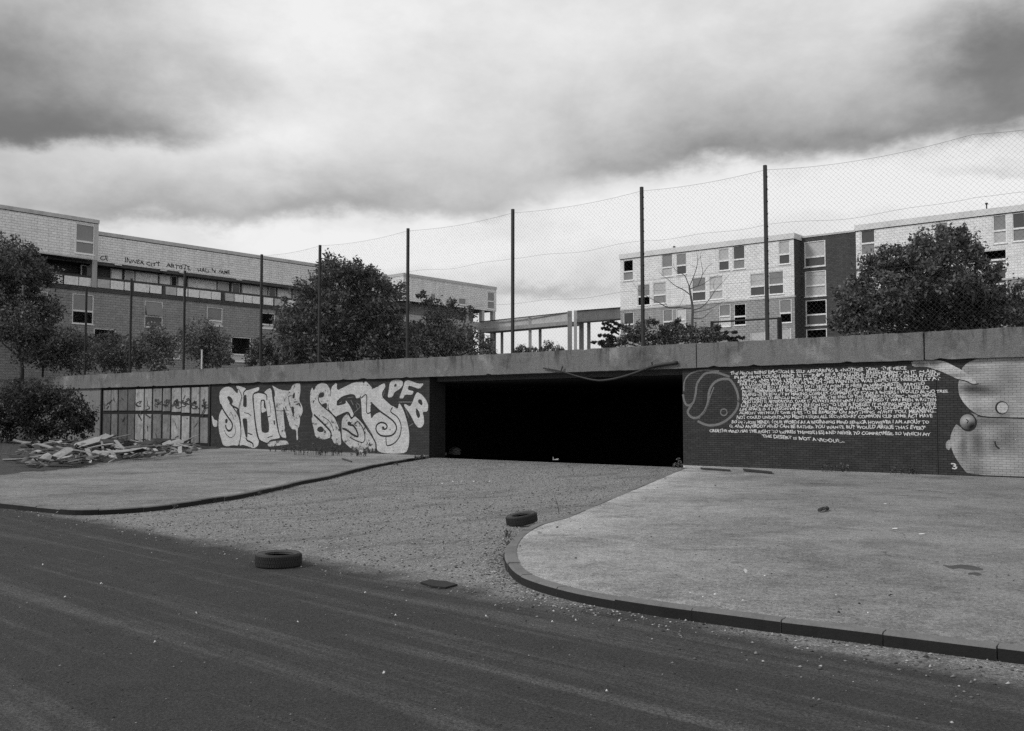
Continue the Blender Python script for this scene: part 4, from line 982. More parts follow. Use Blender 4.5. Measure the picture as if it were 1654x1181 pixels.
# lower brick storeys
rows = [(304, 440, 610, 718, 800, 'glass_mid', 'void', False), (764, 880, 655, 752, 822, 'glass_mid', 'glass_dark', True), (1160, 1260, 694, 780, 812, 'glass_mid', 'board_pale', False), (1505, 1594, 730, 805, 830, 'void', 'board_pale', False),
        (1315, 1440, 884, 996, 1040, 'void', 'board_pale', False), (440, 580, 830, 930, 990, 'void', 'glass_dark', False), (1700, 1790, 755, 835, 870, 'glass_mid', 'glass_dark', False), (40, 150, 590, 690, 770, 'glass_mid', 'glass_dark', False), (880, 990, 880, 970, 1020, 'glass_dark', 'glass_mid', False)]
holes = []
for (x0, x1, t_, s_, b_, u, l_, tl_) in rows:
    h = px_hole(LB, I_, x0, x1, t_, b_); sp = LZ(I_, (x0 + x1) / 2, s_)[1]; holes.append((h, sp, u, l_, tl_))
grid_wall(LB, aL0, aF0 + 8, base, zSlab, [h[0] for h in holes], .05, M['brick_left'], 'brick_wall', lb)
for h, sp, u, l_, tl_ in holes: window(LB, h, sp, .05, lb, u, l_, .08, True, tilt=tl_)
# projecting top storey box at the left
YB = -1.0
aBx = LZ(I_, 467, 260, YB)[0]; zBT = LZ(I_, 467, 140, YB)[1]; zBB = LZ(I_, 455, 386, YB)[1]
h = px_hole(LB, I_, 322, 445, 165, 357, YB); sp = LZ(I_, 383, 278, YB)[1]
grid_wall(LB, aL0, aBx, zBB, zBT - .3, [h], YB, M['clad_left'], 'projecting_cladding', lb)
window(LB, h, sp, YB, lb, 'glass_mid', 'glass_mid', .1, True)
MB(base).box(aL0, aBx + .06, YB - .06, 10, zBT - .3, zBT).build('projecting_coping', M['coping_left'], lb)
MB(base).box(aL0, aBx + .01, YB - .012, YB + .2, zBT - .36, zBT - .302).build('coping_shadow_strip', M['brick_dark'], lb)  # painted shadow line below the projecting coping
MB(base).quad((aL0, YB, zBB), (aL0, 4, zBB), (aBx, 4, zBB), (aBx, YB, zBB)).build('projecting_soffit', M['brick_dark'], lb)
MB(base).quad((aBx, YB, zBB), (aBx, 10, zBB), (aBx, 10, zBT - .3), (aBx, YB, zBT - .3)).build('projecting_side', M['clad_left'], lb)
MB(base).box(aBx - .3, aBx + .005, YB - .03, YB + .1, zBB, zBT - .362).build('corner_trim', M['offwhite'], lb)
MB(base).box(aL0, aBx, YB - .02, YB + .15, zBB - .12, zBB - .002).build('edge_trim', M['offwhite'], lb)
# far wing
rows = [(1085, 1118, 448, 0, 502), (1262, 1312, 478, 0, 522), (1446, 1492, 440, 500, 550)]
holes = []
for (x0, x1, t_, s_, b_) in rows:
    h = px_hole(LB, J_, x0, x1, t_, b_, YF); sp = LZ(J_, (x0 + x1) / 2, s_, YF)[1] if s_ else None; holes.append((h, sp))
grid_wall(LB, aF0, aF1_, zFB, zFT - .3, [h for h, _ in holes], YF, M['clad_left'], 'far_wing_cladding', lb)
for h, sp in holes: window(LB, h, sp, YF, lb, 'glass_mid', 'glass_mid', .1, True)
MB(base).box(aF0 - .05, aF1_ + .05, YF - .06, 8, zFT - .3, zFT).build('far_wing_coping', M['coping_left'], lb)
MB(base).quad((aF0, YF, zFB), (aF0, YF, zFT - .3), (aF0, 8, zFT - .3), (aF0, 8, zFB)).build('far_wing_side', M['clad_left'], lb)
MB(base).quad((aF1_, YF, zFB), (aF1_, 8, zFB), (aF1_, 8, zFT - .3), (aF1_, YF, zFT - .3)).build('far_wing_side', M['clad_left'], lb)
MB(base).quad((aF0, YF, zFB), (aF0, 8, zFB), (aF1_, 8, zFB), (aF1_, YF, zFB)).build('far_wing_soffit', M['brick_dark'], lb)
aPier = LB.a_at(420 + 1420 / 3.936, YF)
for px in (1318, 1420, 1490):
    a0 = LB.a_at(420 + px / 3.936, YF); MB(base).box(a0 - .22, a0 + .22, YF + .05, YF + .5, base, zFB - .002).build('far_wing_pier', M['bridge_pale'], lb)
MB(base).box(aF0, aPier, YF + 1.6, 8, base, zFB - .002).build('far_wing_core', M['brick_left'], lb)
zfb = LB.loc(420 + 1360 / 3.936, 360 + 628 / 3.936, YF)[1]
MB(base).box(aF0, aF1_, YF, YF + .12, zfb - .9, zfb).build('far_wing_balustrade', M['bridge_pale'], lb)
MB(base).quad((aL0, 10, base), (aL0, 10, zTop - .3), (aF1_, 10, zTop - .3), (aF1_, 10, base)).build('rear_wall', M['brick_left'], lb)
M['slogan'] = grey('black_slogan_paint', .035, .2, 2, 10, .8, 0)
def slogan(t_, x0, y0, x1, y1, h_):
    K_ = zA(6.616, 150, 390); p0 = K_([(x0, y0)])[0]; p1 = K_([(x1, y1)])[0]
    text_mesh(t_, *p0, *p1, h_ / 6.616, M['slogan'], .012, 'slogan', LB, lb, -.012, base)
slogan('CE', 78, 192, 165, 200, 42); slogan('INNER CITY', 345, 222, 720, 270, 44); slogan('ARTISTS.', 785, 278, 1050, 308, 44); slogan('HALL N', 1122, 322, 1310, 336, 42); slogan('FAME', 1350, 342, 1465, 352, 38)
K_ = zA(6.616, 150, 390)

# --- footbridge between the blocks
fb = empty('footbridge', P(870, 570, 108) * 1.0); fb.location.z = 3.9; tag(fb, 'raised concrete footbridge on slim columns linking the two blocks', 'bridge')
off = fb.location
N_ = zA(7.191, 780, 480)
def BP(x, y, dp): return P(*N_([(x, y)])[0], dp) - off
def beam(name, p0, p1, q0, q1, th, mat):
    """p top line, q bottom line (start, end); th thickness away from the camera"""
    d = (p1 - p0); n_ = Vector((-d.y, d.x, 0)).normalized() * th
    vs = [q0, q1, p1, p0]; vs = vs + [v + n_ for v in vs]
    return MB().add(vs, [(0, 1, 2, 3), (5, 4, 7, 6), (4, 0, 3, 7), (1, 5, 6, 2), (3, 2, 6, 7), (4, 5, 1, 0)]).build(name, mat, fb)
dpth = lambda x: 113 - 9 * x / 985 if x < 985 else 104
def line(y0, y1, x0=0, x1=985): return lambda x: y0 + (y1 - y0) * (x - x0) / (x1 - x0)
tp = line(283, 178); bt_ = line(408, 322); md = line(350, 292)
for (x0, x1) in ((-40, 328), (332, 540), (565, 985)):
    beam('parapet_slab', BP(x0, tp(x0) + 8, dpth(x0)), BP(x1, tp(x1) + 8, dpth(x1)), BP(x0, bt_(x0) - 40, dpth(x0)), BP(x1, bt_(x1) - 40, dpth(x1)), .18, M['bridge_pale'])
beam('deck_edge', BP(-40, bt_(-40) - 44, 112.6), BP(985, bt_(985) - 44, 103.7), BP(-40, bt_(-40), 112.6), BP(985, bt_(985), 103.7), 2.0, M['bridge'])
beam('handrail', BP(-40, tp(-40) - 4, 112.9), BP(985, tp(985) - 4, 103.9), BP(-40, tp(-40) + 6, 112.9), BP(985, tp(985) + 6, 103.9), .1, M['steel'])
beam('parapet_slab', BP(1095, 160, 104.2), BP(1640, 118, 108), BP(1095, 300, 104.2), BP(1640, 252, 108), .2, M['bridge'])
beam('deck_edge', BP(1095, 292, 104), BP(1640, 246, 107.8), BP(1095, 300, 104), BP(1640, 262, 107.8), 2.0, M['brick_dark'])
beam('handrail', BP(1095, 154, 104), BP(1640, 113, 107.8), BP(1095, 164, 104), BP(1640, 126, 107.8), .15, M['steel'])
def column(x0, x1, yt, dp, mat):
    a = P(*N_([(x0, yt)])[0], dp) - off; b = P(*N_([(x1, yt)])[0], dp) - off
    MB().box(a.x, b.x, a.y, a.y + (b.x - a.x), 0, a.z).build('column', mat, fb)
for (x0, x1, yt, dp, m_) in ((120, 152, 400, 113.4, 'bridge'), (205, 238, 390, 112.7, 'bridge'), (530, 566, 230, 107.9, 'bridge_pale'), (648, 682, 352, 108.6, 'bridge'), (985, 1035, 160, 103.3, 'bridge'), (1058, 1092, 155, 103.2, 'bridge_pale'), (1120, 1172, 290, 106.4, 'bridge'), (1212, 1250, 290, 106.9, 'bridge')): column(x0, x1, yt, dp, M[m_])

# ------------------------------------------------------------------ trees and shrubs
def leaves(lumps, size, per, spread=.33, seed=1, flat=.8, up=.0, sub=26, shell=.75, least=6):
    """leaf-sized quads in small sprays set through every lump of the crown. lumps: (x,y,z,r)"""
    g_ = np.random.default_rng(seed); out = []
    for (x, y, z, r) in lumps:
        n_sub = max(least, int(sub * r * r))
        d = g_.normal(size=(n_sub, 3)); d /= np.linalg.norm(d, axis=1)[:, None]
        rad = r * (shell + (1.12 - shell) * g_.random(n_sub)) * np.where(g_.random(n_sub) < .25, g_.random(n_sub), 1)
        ctr = np.array([x, y, z]) + d * rad[:, None] * np.array([1, 1, flat])
        n = int(per); sr = spread * (.6 + .8 * g_.random(n_sub)) * min(1, r)
        c = np.repeat(ctr, n, 0) + g_.normal(size=(n_sub * n, 3)) * np.repeat(sr, n)[:, None] * np.array([.62, .62, .5])
        out.append(c)
    c = np.concatenate(out); N = len(c)
    nr = g_.normal(size=(N, 3)) + np.array([0, 0, .7]); nr /= np.linalg.norm(nr, axis=1)[:, None]
    t = np.cross(nr, g_.normal(size=(N, 3))); t /= np.linalg.norm(t, axis=1)[:, None]; b = np.cross(nr, t)
    s_ = size * (.6 + .8 * g_.random(N))[:, None]
    Q = np.stack([c - t * s_, c - b * s_ * .5 + nr * s_ * .15, c + t * s_, c + b * s_ * .5 + nr * s_ * .15], 1)
    return Q
def tree(name, label, cat, lumps_px, depth, base_px, mat, size=.17, per=26, group=None, zbase=3.9, trunk_r=.16, seed=1, flat=.85, sub=26, spread=.33, dj=.35, branches=True, tilt=None):
    g_ = random.Random(seed); b = P(base_px, 600, depth); root = empty(name, (b.x, b.y, zbase)); tag(root, label, cat, group)
    L_ = []
    for (px, py, r) in lumps_px:
        rr = r / F * depth; p = P(px, py, depth + g_.uniform(-1, 1) * dj * 6 * max(.3, rr / 2))
        L_.append((p.x - b.x, p.y - b.y, p.z - zbase, rr))
    quads_mesh('crown', leaves(L_, size, per, spread, seed, flat, 0, sub), mat, root)
    mb = MB(); zt = max(.4, min(l[2] for l in L_)); cx = sum(l[0] for l in L_) / len(L_)
    mb.tube([(0, 0, -.1), (cx * .1 + .05, .03, zt * .5), (cx * .3, 0, zt)], [trunk_r, trunk_r * .8, trunk_r * .6], 7)
    if branches:
        for l in L_:
            m_ = Vector((cx * .3, 0, zt * .9)); e = Vector(l[:3]); k_ = m_.lerp(e, .5) + Vector((g_.uniform(-.2, .2), g_.uniform(-.2, .2), -.15))
            mb.tube([m_, k_, e], [trunk_r * .45, trunk_r * .28, .02], 5)
    mb.build('trunk', M['bark'], root, smooth=True)
    return root
# big round tree left of centre
tree('broadleaf_tree', 'tallest dense dark bushy tree behind the second post left of the gap', 'tree',
     [(545, 448, 34), (590, 468, 36), (510, 470, 32), (620, 500, 36), (560, 505, 46), (505, 520, 40), (475, 535, 28), (610, 545, 44), (545, 556, 46), (640, 545, 26), (490, 566, 34), (650, 570, 24), (575, 430, 20), (528, 424, 16), (467, 500, 20), (605, 448, 18), (636, 470, 18)], 58, 560, M['leaf'], .105, 54, seed=11, dj=.5, sub=32, spread=.34)
tree('broadleaf_tree', 'ragged loose tree below the far flats beside the footbridge', 'tree',
     [(690, 520, 24), (725, 515, 24), (700, 490, 14), (745, 540, 26), (770, 560, 24), (680, 556, 26), (720, 562, 28), (725, 488, 12), (755, 506, 14), (782, 578, 18), (665, 545, 18), (678, 478, 8), (790, 555, 10)], 60, 715, M['leaf_b'], .09, 34, seed=12, dj=.4, sub=28, spread=.36)
tree('broadleaf_tree', 'broad spreading dark tree in front of the white flats', 'tree',
     [(1500, 402, 34), (1545, 398, 30), (1460, 430, 34), (1410, 440, 28), (1520, 450, 46), (1440, 478, 44), (1385, 490, 30), (1580, 470, 34), (1480, 510, 46), (1400, 520, 34), (1560, 520, 40), (1370, 528, 20), (1610, 510, 34), (1640, 490, 30), (1530, 378, 18), (1555, 378, 14), (1595, 440, 22), (1430, 418, 18), (1575, 420, 22), (1490, 460, 40), (1550, 490, 44), (1425, 505, 36), (1600, 490, 30), (1390, 455, 20), (1350, 520, 12), (1380, 465, 16), (1360, 505, 14), (1650, 530, 24)], 52, 1500, M['leaf'], .105, 56, seed=13, dj=.5, sub=32, spread=.34)
tree('broadleaf_tree', 'dark tree at the end of the grey flats hanging over the shrubs', 'tree',
     [(40, 420, 28), (62, 452, 26), (20, 470, 34), (72, 500, 28), (35, 525, 36), (-10, 440, 30), (80, 545, 24), (-20, 520, 36), (60, 575, 26), (15, 398, 18)], 70, 35, M['leaf'], .12, 36, seed=14, dj=.5, sub=30, spread=.4)
shr = [('low dark shrub in the corner under the tall dark tree', [(110, 548, 22), (135, 560, 24), (90, 575, 26), (125, 585, 20)], 69, 115, 'leaf_b', 21),
       ('dark shrub under the first brick window of the grey flats', [(175, 555, 20), (205, 565, 22), (160, 580, 22), (195, 588, 18)], 68, 185, 'leaf_b', 22),
       ('tangled shrub under the tilted open window', [(250, 540, 18), (235, 562, 24), (270, 558, 20), (255, 584, 20), (222, 585, 14)], 67, 250, 'leaf_c', 23),
       ('pale leaved shrub in front of the lower brick storey', [(330, 535, 22), (350, 555, 22), (310, 560, 22), (335, 582, 20), (300, 540, 12), (365, 580, 12)], 66, 330, 'leaf_c', 24),
       ('dark rounded shrub beside the black ground floor window', [(430, 560, 20), (418, 575, 18), (442, 580, 18), (405, 586, 10)], 62, 428, 'leaf', 25),
       ('pale bushy shrub at the foot of the tallest bushy tree', [(462, 545, 16), (478, 562, 16), (455, 562, 14), (468, 582, 14), (490, 580, 12)], 58, 470, 'leaf_c', 26),
       ('sparse weedy shrub between the tall tree and the ragged tree', [(650, 560, 14), (662, 572, 12), (640, 576, 10)], 57, 651, 'leaf_b', 27),
       ('small distant bush seen under the pale end of the footbridge', [(843, 566, 9), (855, 566, 9), (834, 570, 6)], 95, 846, 'leaf', 28),
       ('rounded distant bush between the footbridge columns', [(885, 562, 11), (900, 565, 9), (872, 568, 8), (910, 568, 6)], 92, 888, 'leaf', 29)]
for lab, l_, dp, bx, mk, sd_ in shr:
    tree('shrub', lab, 'shrub', l_, dp, bx, M[mk], .10, 28, 'shrubs on the raised ground', seed=sd_, trunk_r=.05, sub=52, dj=.15, spread=.36)
tree('bush', 'round black bush growing against the pale end of the wall', 'bush', [(70, 640, 26), (100, 652, 28), (125, 672, 24), (60, 672, 34), (105, 690, 28), (40, 640, 30), (135, 694, 14), (20, 680, 38), (70, 702, 22), (-20, 660, 40)], 60, 80, M['leaf_d'], .09, 44, zbase=0.0, seed=31, trunk_r=.07, sub=36, dj=.2)
# spreading conifer shrub: flat layered sprays
cs = [(1010, 530, 10), (1040, 528, 12), (1075, 530, 12), (1110, 530, 14), (1145, 538, 13), (1170, 545, 10), (1020, 545, 12), (1060, 545, 14), (1100, 546, 14), (1000, 552, 10), (1135, 550, 12), (985, 546, 6), (1090, 522, 9), (1055, 520, 8), (985, 560, 8), (1185, 552, 7), (1160, 530, 7), (1030, 537, 15), (1085, 536, 16), (1120, 541, 15), (1010, 548, 13), (1050, 552, 14), (1155, 548, 12), (1085, 552, 14), (975, 556, 6)]
con = tree('conifer_shrub', 'low spreading conifer with flat sprays in front of the white flats', 'shrub', cs, 52, 1080, M['leaf'], .075, 34, seed=41, flat=.6, sub=60, spread=.42, dj=.1, trunk_r=.07)
tw_ = MB(); o0 = con.location
for (pts) in ([(1000, 535), (975, 521)], [(1000, 540), (970, 529)], [(995, 545), (968, 541)], [(1000, 552), (955, 553)], [(1005, 528), (985, 519)], [(1000, 556), (975, 561)], [(1150, 540), (1190, 536)], [(1165, 548), (1200, 545)]):
    p = P(*pts[0], 52) - o0; q = P(*pts[1], 51.6) - o0; tw_.tube([p, p.lerp(q, .5) + Vector((0, 0, .05)), q], [.05, .04, .015], 5)
    sp_ = [tuple(p.lerp(q, u)) + (.16,) for u in (.3, .6, .9)]
    quads_mesh('spray', leaves(sp_, .09, 22, .12, int(pts[0][0] + pts[1][1]), .4, 0, 10), M['leaf_d'], con)
tw_.build('twigs', M['bark'], con)
# bare tree
bt0 = P(1118, 600, 56); bt = empty('bare_tree', (bt0.x, bt0.y, 3.9)); tag(bt, 'leafless thin branched tree standing before the white flats', 'tree')
def br(pts, r0, r1, mb, jit=.25, sd_=0):
    g_ = random.Random(sd_); Q = []
    for i, p in enumerate(E_(pts)):
        q = P(*p, 56 + g_.uniform(-1, 1) * jit * (i > 0)) - bt.location; Q.append(q)
    Q = catmull([tuple(q) for q in Q], .25); n = len(Q); mb.tube(Q, [r0 + (r1 - r0) * i / (n - 1) for i in range(n)], 5)
mb = MB(); br([(650, 1000), (652, 860), (656, 760), (640, 660), (625, 570)], .10, .055, mb, 0)
mb.tube([(0, 0, -.1), tuple(P(*E_([(650, 1000)])[0], 56) - bt.location)], [.13, .10], 6); mb.build('trunk', M['bare'], bt)
mb = MB()
for i, (p, r0, r1) in enumerate([([(625, 570), (600, 500), (575, 462), (500, 420), (470, 380)], .035, .008), ([(625, 570), (660, 490), (690, 400), (700, 330), (690, 250)], .035, .007), ([(640, 650), (580, 600), (500, 560), (430, 500), (390, 470), (360, 440)], .035, .007),
  ([(630, 590), (680, 570), (740, 550), (830, 490), (885, 465)], .03, .007), ([(700, 565), (745, 450), (735, 380), (725, 300), (735, 260)], .025, .006), ([(745, 460), (790, 390), (835, 360)], .018, .006),
  ([(655, 760), (600, 762), (530, 755), (440, 755), (370, 720), (250, 655), (170, 600), (120, 530)], .045, .007), ([(655, 775), (720, 760), (790, 700), (850, 610), (920, 530), (990, 450)], .04, .006), ([(650, 850), (740, 850), (800, 800), (850, 770)], .03, .006),
  ([(655, 800), (800, 770), (900, 715), (1000, 655)], .022, .005), ([(690, 400), (650, 380), (620, 360)], .012, .005), ([(500, 420), (480, 360), (490, 310)], .012, .005), ([(850, 610), (840, 540), (860, 500)], .012, .005), ([(440, 755), (400, 700), (390, 640)], .012, .005), ([(250, 655), (190, 690), (140, 680)], .012, .005), ([(700, 330), (740, 290), (760, 250)], .01, .004), ([(530, 755), (580, 650), (560, 560)], .012, .004)]): br(p, r0, r1, mb, .5, i)
mb.build('branches', M['bare'], bt)
# low goal-like rail behind the parapet
rl = empty('railing', (P(1205, 550, 60).x, 60, 3.9)); tag(rl, 'dark low rail on posts behind the parapet before the white flats', 'railing')
ro = rl.location
p0 = P(1150, 520.5, 62) - ro; p1 = P(1259, 514, 60) - ro
MB().tube([p0, p1], .06, 6).build('rail', M['steel'], rl)
for q, w_ in ((p1, .12), (p0, .09)): MB().box(q.x - w_, q.x + w_, q.y - w_, q.y + w_, 0, q.z + .05).build('post', M['steel'], rl)
for px, py, dp in ((322, 575, 64), ):
    q = P(326, 566, 62); st_ = empty('marker_stake', (q.x, q.y, 3.9)); tag(st_, 'thin white stake standing among the shrubs behind the parapet', 'stake')
    MB().box(-.04, .04, -.04, .04, -.05, q.z - 3.9).box(-.06, .06, -.05, .05, q.z - 3.9, q.z - 3.86).build('shaft', M['white'], st_)

# ------------------------------------------------------------------ tyres
def tyre(px, py, dia_px, wid, label, tilt=(0, 0), lift=0.0):
    b = G(px, py, -.12); r_ = dia_px / F * b.y / 2
    b = Vector((b.x, b.y + r_ * .95, -.12))
    root = empty('tyre', b + Vector((0, 0, lift)), rot=(tilt[0], tilt[1], 0)); tag(root, label, 'tyre', 'old car tyres dumped on the drive')
    h = wid; seg = 56
    prof_t = [(r_ * .955, .03 * h), (r_ * .985, .12 * h), (r_, .3 * h), (r_, .5 * h), (r_, .7 * h), (r_ * .985, .88 * h), (r_ * .955, .97 * h)]
    prof_top = [(r_ * .955, .97 * h), (r_ * .88, 1.0 * h), (r_ * .76, .99 * h), (r_ * .66, .93 * h), (r_ * .60, .84 * h), (r_ * .60, .79 * h)]
    prof_in = [(r_ * .60, .79 * h), (r_ * .70, .82 * h), (r_ * .86, .84 * h), (r_ * .9, .5 * h), (r_ * .86, .16 * h), (r_ * .70, .18 * h), (r_ * .6, .21 * h)]
    prof_bot = [(r_ * .60, .21 * h), (r_ * .60, .16 * h), (r_ * .66, .07 * h), (r_ * .76, .01 * h), (r_ * .88, 0), (r_ * .955, .03 * h)]
    def lathe(pr, name, mat):
        mb = MB(); n = len(pr)
        for k_ in range(seg):
            a = 2 * math.pi * k_ / seg
            for (q, z) in pr: mb.v.append((q * math.cos(a), q * math.sin(a), z))
        for k_ in range(seg):
            for i in range(n - 1):
                A = k_ * n + i; B = ((k_ + 1) % seg) * n + i; mb.f.append((A, B, B + 1, A + 1))
        return mb.build(name, mat, root, smooth=True)
    tr_ = lathe(prof_t, 'tread', M['rubber']); lathe(prof_top, 'sidewall', M['rubber_side']); lathe(prof_bot, 'sidewall', M['rubber_side']); lathe(prof_in, 'lining', M['rubber'])
    tb_ = MB()
    for k_ in range(60):
        a = 2 * math.pi * k_ / 60
        for (z0, z1, da) in ((.12, .34, 0), (.38, .62, .05), (.66, .88, 0)):
            a0 = a + da - .036; a1 = a + da + .036; q0, q1 = r_ * .97, r_ * 1.016
            vs = [(q * math.cos(t_), q * math.sin(t_), z * h) for z in (z0, z1) for (q, t_) in ((q0, a0), (q0, a1), (q1, a1), (q1, a0))]
            tb_.add(vs, [(4, 5, 6, 7), (0, 3, 2, 1), (3, 7, 6, 2), (0, 4, 7, 3), (1, 2, 6, 5)])
    tag(tb_.build('tread_blocks', M['rubber'], tr_), kind='stuff')
    bd_ = MB()
    for rr in (.63, .91):
        bd_.tube([(r_ * rr * math.cos(a), r_ * rr * math.sin(a), (.93 if rr < .7 else 1.0) * h) for a in np.linspace(0, 2 * math.pi, 49)], .006, 5, False)
    bd_.build('bead', M['rubber_side'], root)
    return root
tyre(441.5, 919.5, 74, .17, 'old black tyre lying flat on the dark road at the edge of the grit')
tyre(844, 851.5, 51, .17, 'smaller looking tyre leaning on the rounded kerb corner', (R(3), R(-9)), .035)

# ------------------------------------------------------------------ small things
def bar():
    zc = zA(3.759, 680, 560); pts = [(740, 130), (850, 150), (950, 180), (1050, 203), (1110, 205), (1200, 190), (1300, 160), (1390, 125), (1470, 108), (1555, 97)]
    yo = -.26; L_ = []
    for p in zc(pts):
        a, z = W.loc(*p, yo); L_.append(Vector((a, yo + .02 * math.sin(a), z)))
    r_ = W.root('bent_bar'); m_ = L_[4].copy(); r_.location = W.world(m_.x, m_.y, m_.z); tag(r_, 'bent steel bar hanging along the parapet over the underpass', 'metal bar')
    L2 = [tuple(v - m_) for v in L_]; c_ = catmull(L2, .2); n = len(c_)
    MB().tube(c_, [.025 + .04 * (i / (n - 1)) for i in range(n)], 7).build('bar', M['steel'], r_, smooth=True)
    mb = MB()
    for (p, q) in (((860, 120), (848, 152)), ((1402, 95), (1404, 125)), ((1380, 128), (1440, 112))):
        a, z = W.loc(*zc([p])[0], yo); b, z2 = W.loc(*zc([q])[0], yo); mb.tube([Vector((a, yo, z)) - m_, Vector((b, yo, z2)) - m_], [.03, .02], 5)
    mb.build('prong', M['steel'], r_)
bar()
def scrap(px, py, w_px, h_, mat, label, cat, name='paper_scrap', group=None, z=None, flat=.3, seed=0, on_road=True):
    """a crumpled flat piece"""
    zz_ = -.12 if on_road else -.01; b = G(px, py, zz_); w_ = .75 * w_px / F * b.y; g_ = random.Random(seed + int(px * 7 + py))
    mb = MB(); n = 5; pts = []
    for i in range(n):
        a = 2 * math.pi * i / n + g_.uniform(-.3, .3); q = w_ / 2 * g_.uniform(.7, 1.1); pts.append((q * math.cos(a), q * math.sin(a) * flat * 2.2, g_.uniform(.004, h_)))
    top = [(p[0], p[1], p[2] + .004) for p in pts]; c0 = (0, 0, h_ * .7 + .003); c1 = (0, 0, h_ + .008)
    vs = pts + top + [c0, c1]; fs = []
    for i in range(n):
        j = (i + 1) % n; fs += [(n + i, n + j, 2 * n + 1), (j, i, 2 * n), (i, j, n + j, n + i)]
    o_ = mb.add(vs, fs).build(name, mat); o_.location = b + Vector((0, 0, .004)); tag(o_, label, cat, group); return o_
for (px, py, w_) in [(163.5, 945, 8), (105, 967, 5), (69, 914, 4), (317, 993, 5), (481, 1008, 5), (639, 996.5, 6), (892, 1007, 7), (893, 982, 4), (894, 990, 5), (554, 892, 4), (590, 960, 5), (930, 1004, 6), (785, 998, 5), (1000, 1005, 5), (250, 1040, 6), (620, 1090, 7), (980, 1120, 6), (350, 880, 5)]:
    scrap(px, py, w_, .02, M['scrap'], 'tiny white litter scrap lying on the dark road', 'litter', 'paper_scrap', 'white scraps on the road')
scrap(94, 830, 11, .05, M['scrap'], 'white crumpled bag lying in the gutter by the dark kerb', 'litter')
for (px, w_) in [(714, 5), (731, 6), (746, 6), (765, 6), (791, 7)]:
    scrap(px, 779 + (px == 714) * 3, w_, .03, M['scrap'], 'small white chip in a row across the gritty drive', 'litter', 'chip', 'white chips in a row on the drive')
scrap(1203, 928, 11, .06, M['scrap'], 'white crumpled paper ball alone on the pavement', 'litter', on_road=False)
for (px, py, w_) in [(1235, 932, 5), (1490, 864, 17), (1445, 855, 13), (1430, 815, 8), (1135, 966, 5), (1115, 960, 5), (1402, 992, 4), (1350, 963, 4), (1155, 962, 6), (1200, 972, 5)]:
    scrap(px, py, w_, .012, M['scrap'], 'pale flat scrap trodden onto the pavement', 'litter', 'paper_scrap', 'pale scraps on the pavement', on_road=False)
for (px, py, w_) in [(1439, 964, 10), (1388, 978, 8), (1355, 992, 8), (1075, 774, 9), (1062, 789, 6), (1155, 785, 5), (930, 904, 6), (840, 884, 5), (900, 853, 8), (1052, 869, 4), (1130, 836, 5)]:
    scrap(px, py, w_, .02, M['scrap_dark'], 'small dark leaf or clod lying on the pavement', 'litter', 'clod', 'dark clods on the pavement', on_road=False)
def twig(pts, depth_z, r_, label, cat, name, mat=None):
    Q = [G(px, py, depth_z) for px, py in pts]; m_ = Q[0]; root = empty(name, m_); tag(root, label, cat)
    MB().tube([q - m_ + Vector((0, 0, r_ + .02 * math.sin(i * 2.1))) for i, q in enumerate(Q)], r_, 6).build('stick', mat or M['stick'], root); return root
t_ = twig([(1323, 827), (1330, 825), (1337, 822.5)], 0, .035, 'short dark broken stick lying on the pavement', 'stick', 'broken_stick')
MB().tube([(.1, .05, .04), (.25, .3, .07)], .02, 5).build('stub', M['stick'], t_)
twig([(553, 742), (560, 744.5), (568, 746.5)], 0, .03, 'thin dark stick on the pavement below the graffiti', 'stick', 'broken_stick')
def sheet(corn, z, th, label, cat, name, mat, group=None):
    Q = [G(px, py, z) for px, py in corn]; m_ = sum(Q, Vector()) / len(Q)
    o_ = MB().prism([(q.x - m_.x, q.y - m_.y) for q in Q], 0, th).build(name, mat); o_.location = m_ + Vector((0, 0, .003)); tag(o_, label, cat, group); return o_
zz4 = zA(3.596, 440, 720)
sheet(zz4([(860, 803), (915, 786), (960, 793), (1010, 797), (1075, 815), (1005, 833), (930, 826)]), -.12, .02, 'dark torn rubber mat lying on the road edge', 'mat', 'rubber_mat', M['scrap_dark'])
zc1 = zA(4.722, 1090, 530)
sheet(zc1([(520, 1082), (740, 1105), (745, 1112), (530, 1092)]), 0, .05, 'black plank lying along the wall foot under the lettering', 'plank', 'plank', M['wood_dark'])
sheet(zc1([(195, 1070), (425, 1086), (420, 1092), (300, 1084), (200, 1077)]), 0, .03, 'thin dark lath lying by the wall corner near the opening', 'plank', 'lath', M['wood_dark'])
zz6 = zA(3.759, 1180, 740)
M['oil'] = grey('dried_oil_stain', .05, .6, 3, 14, .8, 0)
def stain(pts, name='oil_stain'):
    Q = [G(px, py, -.012) for px, py in pts]; m_ = sum(Q, Vector()) / len(Q); ring = smooth_ring([(q.x - m_.x, q.y - m_.y) for q in Q], 2)
    o_ = MB().prism(ring, 0, .004).build(name, M['oil'], pav); o_.location = m_ + Vector((0, 0, -.001)); return o_
stain(zz6([(1278, 648), (1340, 655), (1400, 645), (1500, 660), (1545, 680), (1470, 682), (1390, 668), (1345, 675)])); stain(zz6([(1440, 698), (1500, 694), (1530, 708), (1500, 716), (1470, 706), (1445, 710)]))
